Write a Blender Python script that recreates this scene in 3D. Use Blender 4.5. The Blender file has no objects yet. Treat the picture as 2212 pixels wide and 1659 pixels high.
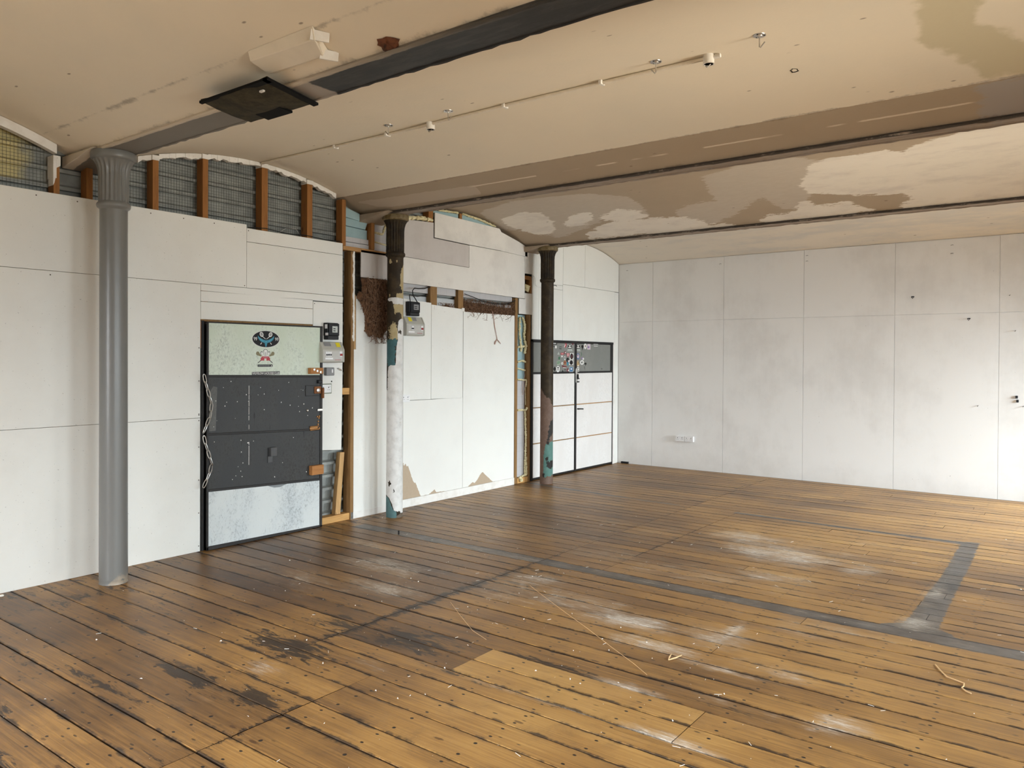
import bpy, math, random
import numpy as np
from mathutils import Matrix, Vector

random.seed(7)
np.random.seed(7)
SC = bpy.context.scene
COL = SC.collection

# ------------------------------------------------------------------ camera
cam_d = bpy.data.cameras.new('camera')
cam = bpy.data.objects.new('camera', cam_d)
COL.objects.link(cam)
_r = Vector((0.79953429, 0.6005935, 0.00568948))
_u = Vector((-0.01028274, 0.00421628, 0.99993824))
_f = Vector((-0.60053242, 0.79954341, -0.00954681))
m = Matrix.Identity(4)
for i in range(3):
    m[i][0], m[i][1], m[i][2] = _r[i], _u[i], -_f[i]
m[0][3], m[1][3], m[2][3] = 6.4774, 0.3525, 1.77035
cam.matrix_world = m
cam_d.sensor_fit = 'HORIZONTAL'
cam_d.sensor_width = 36.0
cam_d.lens = 1669.3 / 2212 * 36.0
cam_d.shift_y = -39.24 / 2212
cam_d.clip_start = 0.05
SC.camera = cam

# ------------------------------------------------------------------ light and exposure
SC.view_settings.view_transform = 'Standard'
SC.view_settings.look = 'None'
SC.view_settings.exposure = 0.0
SC.view_settings.gamma = 1.0
SC.view_settings.use_curve_mapping = False
SC.cycles.max_bounces = 6
SC.cycles.diffuse_bounces = 5
SC.cycles.use_adaptive_sampling = True
SC.cycles.adaptive_threshold = 0.1
SC.cycles.adaptive_min_samples = 16
SC.cycles.glossy_bounces = 2
SC.cycles.transmission_bounces = 3
SC.cycles.sample_clamp_indirect = 4.0
SC.cycles.use_denoising = True

W = bpy.data.worlds.new('overcast_sky')
SC.world = W
W.use_nodes = True
_nt = W.node_tree
_tc = _nt.nodes.new('ShaderNodeTexCoord')
_sx = _nt.nodes.new('ShaderNodeSeparateXYZ')
_mr = _nt.nodes.new('ShaderNodeMapRange')
_mx = _nt.nodes.new('ShaderNodeMix')
_mx.data_type = 'RGBA'
_nt.links.new(_tc.outputs['Generated'], _sx.inputs[0])
_nt.links.new(_sx.outputs[2], _mr.inputs[0])
_mr.inputs[1].default_value, _mr.inputs[2].default_value = 0.0, 0.25
_nt.links.new(_mr.outputs[0], _mx.inputs[0])
_mx.inputs[6].default_value = (0.16, 0.14, 0.11, 1)      # ground and buildings outside
_mx.inputs[7].default_value = (0.80, 0.88, 1.0, 1)       # overcast sky
_nt.links.new(_mx.outputs[2], _nt.nodes['Background'].inputs[0])
_nt.nodes['Background'].inputs[1].default_value = 1.0


def daylight(name, loc, rot, sx, sy, power, col=(0.93, 0.97, 1.0), spread=100):
    l = bpy.data.lights.new(name, 'AREA')
    l.shape = 'RECTANGLE'
    l.size, l.size_y, l.energy, l.color = sx, sy, power, col
    l.spread = math.radians(spread)
    o = bpy.data.objects.new(name, l)
    o.location, o.rotation_euler = loc, rot
    COL.objects.link(o)
    return o


RX = 9.6          # right wall
FY = -1.6         # wall behind the camera
WIN = [(1.80, 1.7), (4.86, 1.7), (7.88, 1.7), (10.7, 1.8)]   # window centre y, width
SKY = (0.82, 0.935, 1.0)
FILL_TINT = (1.0, 0.91, 0.74)
for k, (wy, ww) in enumerate(WIN):
    # overcast daylight coming down through each window of the right-hand wall, plus upward lamps added to brighten the ceiling in place of ground bounce
    daylight('daylight', (RX + 0.12, wy, 1.85), (0, math.radians(90 - 28), 0), 1.9, ww, [82, 84, 86, 262][k], SKY if k < 3 else (0.82, 0.93, 1.0), 88)
    daylight('ceiling_fill', (RX + 0.10, wy, 1.85), (0, math.radians(90 + 19), 0), 1.9, ww, [13, 15, 14.5, 7][k], FILL_TINT, 31)
for wx in (2.2, 5.4):
    daylight('daylight_front', (wx, FY - 0.12, 1.85), (math.radians(90 - 30), 0, 0), 1.7, 1.9, 100, (0.93, 0.965, 1.0), 88)
    daylight('ceiling_fill_front', (wx, FY - 0.10, 1.85), (math.radians(90 + 31), 0, 0), 1.7, 1.9, 3, FILL_TINT, 60)  # second set of upward lamps added to fill the ceiling


# ------------------------------------------------------------------ helpers: geometry
WPOS = {}


class MB:
    def __init__(s):
        s.v, s.f, s.m = [], [], []

    def add(s, vs, fs, mi=0):
        b = len(s.v)
        s.v += [tuple(p) for p in vs]
        s.f += [tuple(i + b for i in f) for f in fs]
        s.m += [mi] * len(fs)
        return s

    def box(s, x0, x1, y0, y1, z0, z1, mi=0):
        return s.add([(x0, y0, z0), (x1, y0, z0), (x1, y1, z0), (x0, y1, z0), (x0, y0, z1), (x1, y0, z1), (x1, y1, z1), (x0, y1, z1)],
                     [(0, 3, 2, 1), (4, 5, 6, 7), (0, 1, 5, 4), (1, 2, 6, 5), (2, 3, 7, 6), (3, 0, 4, 7)], mi)

    def yz(s, poly, x0, x1, mi=0):
        """polygon in the wall plane (y,z), extruded from x0 (back) to x1 (front)"""
        n = len(poly)
        a = sum(poly[i][0] * poly[(i + 1) % n][1] - poly[(i + 1) % n][0] * poly[i][1] for i in range(n))
        if a < 0:
            poly = poly[::-1]
        vs = [(x0, y, z) for y, z in poly] + [(x1, y, z) for y, z in poly]
        fs = [tuple(range(n))[::-1], tuple(range(n, 2 * n))]
        fs += [(i, (i + 1) % n, n + (i + 1) % n, n + i) for i in range(n)]
        return s.add(vs, fs, mi)

    def xz(s, poly, y0, y1, mi=0):
        """polygon in (x,z), extruded along y"""
        n = len(poly)
        a = sum(poly[i][0] * poly[(i + 1) % n][1] - poly[(i + 1) % n][0] * poly[i][1] for i in range(n))
        if a < 0:
            poly = poly[::-1]
        vs = [(x, y0, z) for x, z in poly] + [(x, y1, z) for x, z in poly]
        fs = [tuple(range(n)), tuple(range(n, 2 * n))[::-1]]
        fs += [(i, n + i, n + (i + 1) % n, (i + 1) % n) for i in range(n)]
        return s.add(vs, fs, mi)

    def tube(s, path, r, seg=8, mi=0, closed=False):
        P = [Vector(p) for p in path]
        n = len(P)
        rr = r if isinstance(r, (list, tuple)) else [r] * n
        up = None
        rings = []
        for i in range(n):
            if closed:
                t = (P[(i + 1) % n] - P[i - 1]).normalized()
            else:
                t = (P[min(i + 1, n - 1)] - P[max(i - 1, 0)]).normalized()
            if up is None:
                up = t.orthogonal().normalized()
            up = (up - t * up.dot(t))
            up = up.normalized() if up.length > 1e-6 else t.orthogonal().normalized()
            b = t.cross(up)
            rings.append([P[i] + (up * math.cos(2 * math.pi * k / seg) + b * math.sin(2 * math.pi * k / seg)) * rr[i] for k in range(seg)])
        vs = [p for q in rings for p in q]
        fs = []
        for i in range(n if closed else n - 1):
            j = (i + 1) % n
            for k in range(seg):
                fs.append((i * seg + k, i * seg + (k + 1) % seg, j * seg + (k + 1) % seg, j * seg + k))
        if not closed:
            fs += [tuple(range(seg))[::-1], tuple(range((n - 1) * seg, n * seg))]
        return s.add(vs, fs, mi)

    def lathe(s, prof, cx, cy, seg=32, mi=0, flutes=None):
        """prof: list of (radius, z); flutes: (zlo, zhi, n, depth)"""
        vs, fs = [], []
        for r, z in prof:
            for k in range(seg):
                a = 2 * math.pi * k / seg
                q = r
                if flutes and flutes[0] <= z <= flutes[1]:
                    q = r - flutes[3] * (0.5 - 0.5 * math.cos(a * flutes[2]))
                vs.append((cx + q * math.cos(a), cy + q * math.sin(a), z))
        for i in range(len(prof) - 1):
            for k in range(seg):
                fs.append((i * seg + k, i * seg + (k + 1) % seg, (i + 1) * seg + (k + 1) % seg, (i + 1) * seg + k))
        fs += [tuple(range(seg))[::-1], tuple(range((len(prof) - 1) * seg, len(prof) * seg))]
        return s.add(vs, fs, mi)

    def build(s, name, mats, parent=None, smooth=False, bevel=0.0, attrs=None):
        if not isinstance(mats, (list, tuple)):
            mats = [mats]
        V = np.array(s.v, float)
        if parent is None:
            org = np.array([(V[:, 0].min() + V[:, 0].max()) / 2, (V[:, 1].min() + V[:, 1].max()) / 2, V[:, 2].min()])
        else:
            org = np.array(WPOS[parent.name])
        me = bpy.data.meshes.new(name)
        me.from_pydata([tuple(p) for p in (V - org)], [], s.f)
        for mt in mats:
            me.materials.append(mt)
        if len(mats) > 1:
            me.polygons.foreach_set('material_index', s.m)
        if smooth:
            me.polygons.foreach_set('use_smooth', [True] * len(me.polygons))
        if attrs:
            for k, a in attrs.items():
                at = me.attributes.new(k, 'FLOAT', 'POINT')
                at.data.foreach_set('value', np.asarray(a, np.float32))
        me.update()
        o = bpy.data.objects.new(name, me)
        COL.objects.link(o)
        if parent is None:
            o.location = org
        else:
            o.parent = parent
        WPOS[o.name] = tuple(org)
        if bevel:
            b = o.modifiers.new('bevel', 'BEVEL')
            b.width, b.segments, b.limit_method = bevel, 2, 'ANGLE'
        if smooth:
            try:
                me.set_sharp_from_angle(angle=math.radians(40))
            except Exception:
                pass
        return o


def tag(o, label, cat, group=None):
    o['label'], o['category'] = label, cat
    if group:
        o['group'] = group
    return o


def lab(o, label):
    o['label'] = label
    return o


def thing(name, loc, label, cat, group=None):
    o = bpy.data.objects.new(name, None)
    o.location = loc
    o.empty_display_size = 0.1
    COL.objects.link(o)
    WPOS[o.name] = tuple(loc)
    return tag(o, label, cat, group)


def struct(o, label=None):
    o['kind'] = 'structure'
    if label:
        o['label'] = label
    return o


def sdf(px, py, poly):
    """signed distance to a polygon, positive inside"""
    P = np.asarray(poly, float)
    d = np.full(px.shape, 1e9)
    ins = np.zeros(px.shape, bool)
    n = len(P)
    for i in range(n):
        ax, ay = P[i]
        bx, by = P[(i + 1) % n]
        ex, ey = bx - ax, by - ay
        t = np.clip(((px - ax) * ex + (py - ay) * ey) / (ex * ex + ey * ey + 1e-12), 0, 1)
        d = np.minimum(d, (px - ax - t * ex) ** 2 + (py - ay - t * ey) ** 2)
        c = ((ay > py) != (by > py))
        with np.errstate(divide='ignore', invalid='ignore'):
            xi = (bx - ax) * (py - ay) / (by - ay if by != ay else 1e-12) + ax
        ins ^= c & (px < xi)
    return np.where(ins, 1, -1) * np.sqrt(d)


def usdf(px, py, polys):
    r = np.full(px.shape, -1.0)
    for q in polys:
        r = np.maximum(r, sdf(px, py, q))
    return r


# ------------------------------------------------------------------ helpers: materials
class NT:
    def __init__(s, name, rough=0.6, spec=0.3, metal=0.0):
        s.mat = bpy.data.materials.new(name)
        s.mat.use_nodes = True
        s.t = s.mat.node_tree
        s.b = s.t.nodes['Principled BSDF']
        s.b.inputs['Roughness'].default_value = rough
        s.b.inputs['Specular IOR Level'].default_value = spec
        s.b.inputs['Metallic'].default_value = metal
        s._pos = None

    def pos(s):
        if s._pos is None:
            s._pos = s.t.nodes.new('ShaderNodeNewGeometry').outputs['Position']
        return s._pos

    def put(s, sock, v):
        if hasattr(v, 'is_output'):
            s.t.links.new(v, sock)
        elif isinstance(v, (tuple, list)):
            sock.default_value = tuple(v) + ((1,) if len(v) == 3 and len(sock.default_value) == 4 else ())
        else:
            sock.default_value = v

    def mapping(s, scale, off=(0, 0, 0), vec=None):
        n = s.t.nodes.new('ShaderNodeMapping')
        s.put(n.inputs['Vector'], vec or s.pos())
        n.inputs['Scale'].default_value = scale
        s.put(n.inputs['Location'], off)
        return n.outputs[0]

    def noise(s, scale=5, detail=4, rough=0.55, vec=None, dist=0.0):
        n = s.t.nodes.new('ShaderNodeTexNoise')
        s.put(n.inputs['Vector'], vec or s.pos())
        n.inputs['Scale'].default_value = scale
        n.inputs['Detail'].default_value = detail
        n.inputs['Roughness'].default_value = rough
        n.inputs['Distortion'].default_value = dist
        return n.outputs['Fac']

    def voronoi(s, scale, vec=None, out='Distance'):
        n = s.t.nodes.new('ShaderNodeTexVoronoi')
        s.put(n.inputs['Vector'], vec or s.pos())
        n.inputs['Scale'].default_value = scale
        return n.outputs[out]

    def m(s, op, a, b=None, c=None):
        n = s.t.nodes.new('ShaderNodeMath')
        n.operation = op
        s.put(n.inputs[0], a)
        if b is not None:
            s.put(n.inputs[1], b)
        if c is not None:
            s.put(n.inputs[2], c)
        return n.outputs[0]

    def step(s, v, lo, hi):
        n = s.t.nodes.new('ShaderNodeMapRange')
        n.interpolation_type = 'SMOOTHSTEP'
        s.put(n.inputs[0], v)
        n.inputs[1].default_value, n.inputs[2].default_value = lo, hi
        return n.outputs[0]

    def ramp(s, fac, stops):
        n = s.t.nodes.new('ShaderNodeValToRGB')
        s.put(n.inputs[0], fac)
        e = n.color_ramp.elements
        while len(e) < len(stops):
            e.new(0.5)
        for i, (p, c) in enumerate(stops):
            e[i].position, e[i].color = p, tuple(c) + (1,)
        return n.outputs[0]

    def mix(s, f, a, b, mode='MIX'):
        n = s.t.nodes.new('ShaderNodeMix')
        n.data_type, n.blend_type = 'RGBA', mode
        s.put(n.inputs[0], f)
        s.put(n.inputs[6], a)
        s.put(n.inputs[7], b)
        return n.outputs[2]

    def attr(s, name):
        n = s.t.nodes.new('ShaderNodeAttribute')
        n.attribute_name = name
        return n.outputs['Fac']

    def sep(s, vec=None):
        n = s.t.nodes.new('ShaderNodeSeparateXYZ')
        s.put(n.inputs[0], vec or s.pos())
        return n.outputs

    def comb(s, x, y, z):
        n = s.t.nodes.new('ShaderNodeCombineXYZ')
        for i, q in enumerate((x, y, z)):
            s.put(n.inputs[i], q)
        return n.outputs[0]

    def out(s, color, rough=None, bump=None, strength=0.2, dist=0.01):
        s.put(s.b.inputs['Base Color'], color)
        if rough is not None:
            s.put(s.b.inputs['Roughness'], rough)
        if bump is not None:
            n = s.t.nodes.new('ShaderNodeBump')
            n.inputs['Strength'].default_value = strength
            n.inputs['Distance'].default_value = dist
            s.put(n.inputs['Height'], bump)
            s.t.links.new(n.outputs[0], s.b.inputs['Normal'])
        return s.mat


def paint(name, c, c2=None, scale=3.0, rough=0.55, amt=0.5, speck=0.0, bump=0.05):
    """painted surface: a base tone, a cloudy second tone and a few dirt specks"""
    n = NT(name, rough)
    c2 = c2 or tuple(q * 0.88 for q in c)
    a = n.step(n.noise(scale, 6, 0.6), 0.42, 0.68)
    col = n.mix(n.m('MULTIPLY', a, amt), c, c2)
    if speck:
        sp = n.step(n.noise(60, 2, 0.5), 0.70, 0.74)
        col = n.mix(n.m('MULTIPLY', sp, speck), col, (0.12, 0.10, 0.08))
    return n.out(col, None, n.noise(90, 3), bump, 0.003)


def plain(name, c, rough=0.5, metal=0.0, var=0.12, scale=25):
    n = NT(name, rough, 0.4 if max(c) > 0.1 else 0.18, metal)
    return n.out(n.mix(n.noise(scale, 3), tuple(q * (1 - var) for q in c), tuple(min(1, q * (1 + var)) for q in c)))


def wood(name, c, c2, axis='z', rough=0.65):
    n = NT(name, rough, 0.25)
    sc = {'z': (9, 9, 0.9), 'y': (9, 0.9, 9), 'x': (0.9, 9, 9)}[axis]
    v = n.mapping(sc)
    g = n.noise(4, 6, 0.65, v, 0.6)
    col = n.ramp(g, [(0.25, c2), (0.5, c), (0.75, tuple(min(1, q * 1.18) for q in c))])
    kn = n.step(n.voronoi(2.2, n.mapping({'z': (3, 3, 1), 'y': (3, 1, 3), 'x': (1, 3, 3)}[axis])), 0.10, 0.04)
    col = n.mix(n.m('MULTIPLY', kn, 0.7), col, tuple(q * 0.35 for q in c2))
    return n.out(col, None, g, 0.15, 0.004)


M = {}
WHITE = (0.80, 0.795, 0.75)
M['white'] = paint('white_wall_paint', WHITE, (0.73, 0.715, 0.665), 1.6, 0.5, 0.45, 0.35)
M['white2'] = paint('washed_white_paint', (0.75, 0.72, 0.67), (0.60, 0.57, 0.53), 2.6, 0.6, 0.6, 0.3)
M['grey_wash'] = paint('thin_grey_wash', (0.56, 0.52, 0.49), (0.50, 0.46, 0.43), 4.0, 0.7, 0.7, 0.1)
M['white_trim'] = paint('white_trim_paint', (0.80, 0.78, 0.74), (0.66, 0.62, 0.56), 7.0, 0.5, 0.6, 0.4)
M['stud'] = wood('orange_timber', (0.29, 0.125, 0.035), (0.20, 0.08, 0.022))
M['stud_dark'] = wood('brown_timber', (0.26, 0.145, 0.055), (0.16, 0.085, 0.03))
M['stud_pale'] = wood('pale_pine', (0.52, 0.32, 0.14), (0.40, 0.22, 0.085))
M['rail_pale'] = wood('pine_rail', (0.42, 0.23, 0.09), (0.30, 0.15, 0.05), 'y')
M['sole'] = wood('yellow_pine', (0.55, 0.31, 0.11), (0.42, 0.21, 0.07), 'y')
M['block'] = wood('orange_block', (0.40, 0.175, 0.055), (0.30, 0.12, 0.035), 'y')
M['tape'] = plain('black_tape', (0.006, 0.006, 0.006), 0.9, 0, 0.1)
M['black_metal'] = plain('black_steel', (0.022, 0.021, 0.021), 0.45, 0.0, 0.3)
M['black_plastic'] = plain('black_plastic', (0.016, 0.016, 0.018), 0.35, 0, 0.1)
M['grey_plastic'] = plain('grey_plastic', (0.44, 0.43, 0.38), 0.4, 0, 0.03)
M['grey_plastic_dark'] = plain('dark_grey_plastic', (0.23, 0.23, 0.235), 0.4, 0, 0.05)
M['white_plastic'] = plain('white_plastic', (0.80, 0.80, 0.80), 0.3, 0, 0.02)
M['steel'] = plain('bright_steel', (0.62, 0.60, 0.57), 0.3, 1.0, 0.15)
M['brass'] = plain('worn_brass', (0.33, 0.16, 0.055), 0.4, 0.6, 0.6, 90)
M['rust'] = plain('rusty_steel', (0.20, 0.075, 0.025), 0.75, 0.1, 0.5, 50)
M['yellow'] = plain('yellow_label', (0.75, 0.62, 0.03), 0.5, 0, 0.05)
M['red'] = plain('red_switch', (0.35, 0.02, 0.02), 0.4, 0, 0.05)
M['lcd'] = plain('meter_face', (0.50, 0.53, 0.50), 0.4, 0, 0.25, 70)
M['void'] = plain('dark_cavity', (0.012, 0.011, 0.010), 0.9, 0, 0.2)
M['cable'] = plain('black_cable', (0.012, 0.012, 0.012), 0.5, 0, 0.1)
M['foam'] = paint('expanding_foam', (0.74, 0.67, 0.42), (0.60, 0.50, 0.27), 22, 0.8, 0.8, 0, 0.6)
M['blue_foam'] = paint('blue_insulation', (0.33, 0.46, 0.48), (0.27, 0.39, 0.42), 6, 0.85, 0.6)
M['fibre'] = paint('brown_fibre', (0.165, 0.085, 0.045), (0.06, 0.03, 0.017), 26, 0.95, 1.0, 0, 1.0)
M['fibre2'] = plain('pale_brown_fibre', (0.22, 0.125, 0.075), 0.95, 0, 0.35, 40)
M['twine'] = plain('pink_twine', (0.42, 0.27, 0.22), 0.9, 0, 0.2)
M['splinter'] = plain('fresh_wood', (0.68, 0.46, 0.24), 0.7, 0, 0.15)
M['plaster_bit'] = plain('plaster_bit', (0.80, 0.77, 0.70), 0.9, 0, 0.1)
M['tan_board'] = plain('bare_fibreboard', (0.45, 0.35, 0.245), 0.85, 0, 0.06, 12)

# corrugated sheet: grey galvanised, a cream painted stretch towards the front
n = NT('corrugated_sheet', 0.5, 0.4, 0.25)
o_ = n.sep()
k = n.step(n.m('ADD', o_[1], n.m('MULTIPLY', n.noise(6), 0.35)), 3.10, 2.98)
k = n.m('MULTIPLY', k, n.step(n.m('ADD', o_[2], n.m('MULTIPLY', n.noise(5), 0.08)), 3.16, 3.20))
col = n.mix(n.step(n.noise(8, 5), 0.35, 0.7), (0.25, 0.26, 0.245), (0.33, 0.34, 0.315))
col = n.mix(k, col, (0.56, 0.48, 0.24))
M['sheet'] = n.out(col)
n = NT('wire', 0.5, 0.4, 0.6)
M['wire'] = n.out((0.085, 0.088, 0.08))

# white reflective foil / backing sheet with faint grid
n = NT('white_sheet', 0.5)
o_ = n.sep()
g1 = n.m('LESS_THAN', n.m('FRACT', n.m('MULTIPLY', o_[1], 9.0)), 0.05)
g2 = n.m('LESS_THAN', n.m('FRACT', n.m('MULTIPLY', o_[2], 9.0)), 0.05)
g = n.m('MAXIMUM', g1, g2)
M['foil'] = n.out(n.mix(n.m('MULTIPLY', g, 0.35), n.mix(n.noise(5), (0.46, 0.445, 0.445), (0.56, 0.545, 0.54)), (0.33, 0.33, 0.34)))


def stained_metal(name, base, tone, stain, amt, scale=9):
    """galvanised panel: fine dark mottling and vertical runs"""
    n = NT(name, 0.42, 0.45 if max(base) > 0.1 else 0.22, 0.0)
    v = n.mapping((1, 1, 0.45))
    a = n.noise(scale * 6.5, 7, 0.78, n.mapping((1, 1, 0.7)), 0.5)
    big = n.noise(3.0, 4, 0.6, v)
    f = n.step(n.m('ADD', a, n.m('MULTIPLY', n.m('SUBTRACT', big, 0.5), 0.55)), 0.50, 0.70)
    col = n.mix(n.step(big, 0.35, 0.7), base, tone)
    col = n.mix(n.m('MULTIPLY', f, amt), col, stain)
    run = n.step(n.noise(11, 3, 0.6, n.mapping((1, 2.2, 0.35))), 0.70, 0.76)
    col = n.mix(n.m('MULTIPLY', run, amt), col, tuple(q * 0.35 for q in stain))
    return n.out(col, n.m('MULTIPLY_ADD', a, 0.3, 0.25))


M['galv_green'] = stained_metal('green_tinted_galvanised', (0.56, 0.63, 0.51), (0.63, 0.69, 0.60), (0.30, 0.35, 0.29), 0.75)
M['galv'] = stained_metal('scuffed_galvanised', (0.61, 0.64, 0.63), (0.54, 0.58, 0.59), (0.20, 0.22, 0.23), 0.65)
M['charcoal'] = stained_metal('charcoal_paint', (0.040, 0.041, 0.042), (0.050, 0.050, 0.048), (0.022, 0.020, 0.017), 0.7)
M['door_frame'] = plain('dark_door_frame', (0.034, 0.032, 0.031), 0.45, 0, 0.3)
M['door_white'] = stained_metal('scuffed_white_door', (0.74, 0.71, 0.68), (0.80, 0.78, 0.755), (0.56, 0.53, 0.51), 0.35, 6)
M['door_grey'] = stained_metal('grey_door_panel', (0.20, 0.205, 0.19), (0.225, 0.23, 0.21), (0.16, 0.16, 0.15), 0.4, 5)

# ------------------------------------------------------------------ floor
ys = [FY]
fixed = [2.725, 2.91, 3.141, 3.321, 3.50, 3.64, 3.84, 4.04, 4.24, 4.43, 4.62, 4.80, 4.98, 5.16, 5.33, 5.50, 5.66, 5.82, 5.985]
while ys[-1] < 2.55:
    ys.append(ys[-1] + random.uniform(0.17, 0.205))
ys = ys[:-1] + fixed
while ys[-1] < 11.85:
    ys.append(ys[-1] + random.uniform(0.135, 0.175))
ys[-1] = 12.0
v, f = [], []
A = {k: [] for k in ('prand', 'pv', 'tone')}
DX = 0.045
gap = lambda: random.choice((0.004, 0.005, 0.006, 0.008, 0.012, 0.014) if ys[min(i, len(ys) - 1)] < 5.6 else (0.003, 0.004, 0.005, 0.006, 0.008)) / 2
for i in range(len(ys) - 1):
    g0, g1 = gap(), gap()
    y0, y1 = ys[i] + g0, ys[i + 1] - g1
    yc = (y0 + y1) / 2
    joints = []
    if yc > 3.30:
        joints.append(2.635)
    if yc < 3.30 or 6.0 < yc < 9.1:
        joints.append(3.285 if yc < 3.3 else 3.21)
    if 3.62 < yc < 4.05:
        joints += [3.58, 4.94]
    if yc > 6.2 and random.random() < 0.6:
        joints.append(random.uniform(4.0, 7.5))
    elif random.random() < 0.3:
        joints.append(random.uniform(4.6, 7.5))
    js = [-0.14] + sorted(joints) + [RX]
    for a, b in zip(js[:-1], js[1:]):
        a += 0.0015
        b -= 0.0015
        pr = random.random()
        tone = random.gauss(0, 0.5)
        if 3.62 < yc < 4.05:
            if a > 3.5 and b < 5.0:
                tone = 2.6
            elif 2.6 < a < 3.5:
                tone = -2.6
        nx = max(1, int((b - a) / DX))
        us = [0.0, 0.02, 0.12, 0.5, 0.88, 0.98, 1.0]
        base = len(v)
        h = random.uniform(-0.0015, 0.0)
        cup = random.uniform(-0.001, 0.0012)
        for j in range(nx + 1):
            x = a + (b - a) * j / nx
            for u in us:
                e = -0.0035 if u in (0.0, 1.0) else 0.0
                v.append((x, y0 + (y1 - y0) * u, h + e + cup * (2 * u - 1) ** 2))
                A['prand'].append(pr)
                A['pv'].append(u)
                A['tone'].append(tone)
        w = len(us)
        for j in range(nx):
            for q in range(w - 1):
                p = base + j * w + q
                f.append((p, p + w, p + w + 1, p + 1))
        # end grain skirts and side skirts
        for q in ((0, 0), (nx, 0)):
            pass
        for side in (0, w - 1):
            b0 = len(v)
            for j in (0, nx):
                x = a + (b - a) * j / nx
                yy = y0 if side == 0 else y1
                v.append((x, yy, h - 0.03)); v.append((x, yy, h - 0.0035))
                for _ in range(2):
                    A['prand'].append(pr); A['pv'].append(0.0 if side == 0 else 1.0); A['tone'].append(-3)
            f.append((b0, b0 + 2, b0 + 3, b0 + 1) if side == 0 else (b0 + 1, b0 + 3, b0 + 2, b0))
VA = np.array(v)
X, Y = VA[:, 0], VA[:, 1]


def rect(x0, x1, y0, y1):
    return [(x0, y0), (x1, y0), (x1, y1), (x0, y1)]


A['paint'] = usdf(X, Y, [[(0.30, 5.80), (0.9, 5.83), (RX, 5.80), (RX, 5.995), (6.0, 5.99), (0.6, 5.985), (0.3, 5.98)],
                         [(5.475, 5.90), (5.69, 5.90), (5.665, 6.9), (5.645, 8.3), (5.62, 9.10), (5.47, 9.06), (5.50, 7.5)],
                         [(3.17, 9.00), (5.5, 8.92), (5.62, 8.98), (5.62, 9.06), (5.4, 9.03), (4.2, 9.05), (3.17, 9.11)],
                         [(0.05, 9.24), (1.2, 9.13), (2.5, 9.03), (2.5, 9.10), (1.2, 9.20), (0.05, 9.34)],
                         [(5.25, 5.9), (5.9, 5.9), (5.72, 6.1), (5.45, 6.1)]])


def blobs(L):
    r = np.zeros(len(X))
    for bx, by, sx, sy, w in L:
        r = np.maximum(r, w * np.exp(-((X - bx) / sx) ** 2 - ((Y - by) / sy) ** 2))
    return r


A['dust'] = blobs([(4.25, 7.45, 0.75, 0.42, 0.85), (3.75, 7.85, 0.45, 0.3, 0.6), (4.85, 7.3, 0.4, 0.25, 0.55), (4.45, 6.65, 0.5, 0.22, 0.5),
                   (1.70, 5.00, 0.5, 0.22, 0.75), (2.15, 4.50, 0.35, 0.13, 0.8), (4.00, 5.00, 0.32, 0.15, 0.85), (4.35, 4.70, 0.42, 0.10, 1.0),
                   (4.75, 4.60, 0.4, 0.05, 0.75), (4.62, 5.25, 0.06, 0.35, 0.75), (2.95, 5.45, 0.3, 0.18, 0.7), (4.6, 5.02, 0.25, 0.2, 0.4),
                   (5.48, 4.30, 0.16, 0.13, 0.75), (3.2, 3.42, 0.2, 0.06, 0.6), (5.2, 4.18, 0.8, 0.03, 0.7), (1.1, 5.35, 0.4, 0.12, 0.5), (5.55, 6.15, 0.12, 0.2, 0.6),
                   (5.54, 7.0, 0.09, 0.35, 0.5), (5.0, 4.75, 0.35, 0.12, 0.5), (4.5, 4.05, 0.2, 0.03, 0.7), (4.97, 3.66, 0.3, 0.03, 0.9), (3.9, 3.63, 0.5, 0.02, 0.6), (2.7, 3.0, 0.15, 0.08, 0.4),
                   (4.9, 8.35, 0.35, 0.1, 0.35), (3.2, 5.9, 3.0, 0.07, 0.42), (1.2, 6.2, 1.2, 0.2, 0.3), (1.3, 4.2, 0.8, 0.3, 0.35), (3.6, 6.4, 1.2, 0.3, 0.35), (2.6, 7.4, 1.2, 0.8, 0.25), (4.2, 9.6, 0.9, 0.2, 0.3), (5.0, 5.6, 0.7, 0.3, 0.35), (3.3, 5.0, 0.9, 0.5, 0.3), (6.2, 10.2, 0.5, 0.3, 0.3), (3.6, 9.9, 0.3, 0.05, 0.4)])
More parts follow.
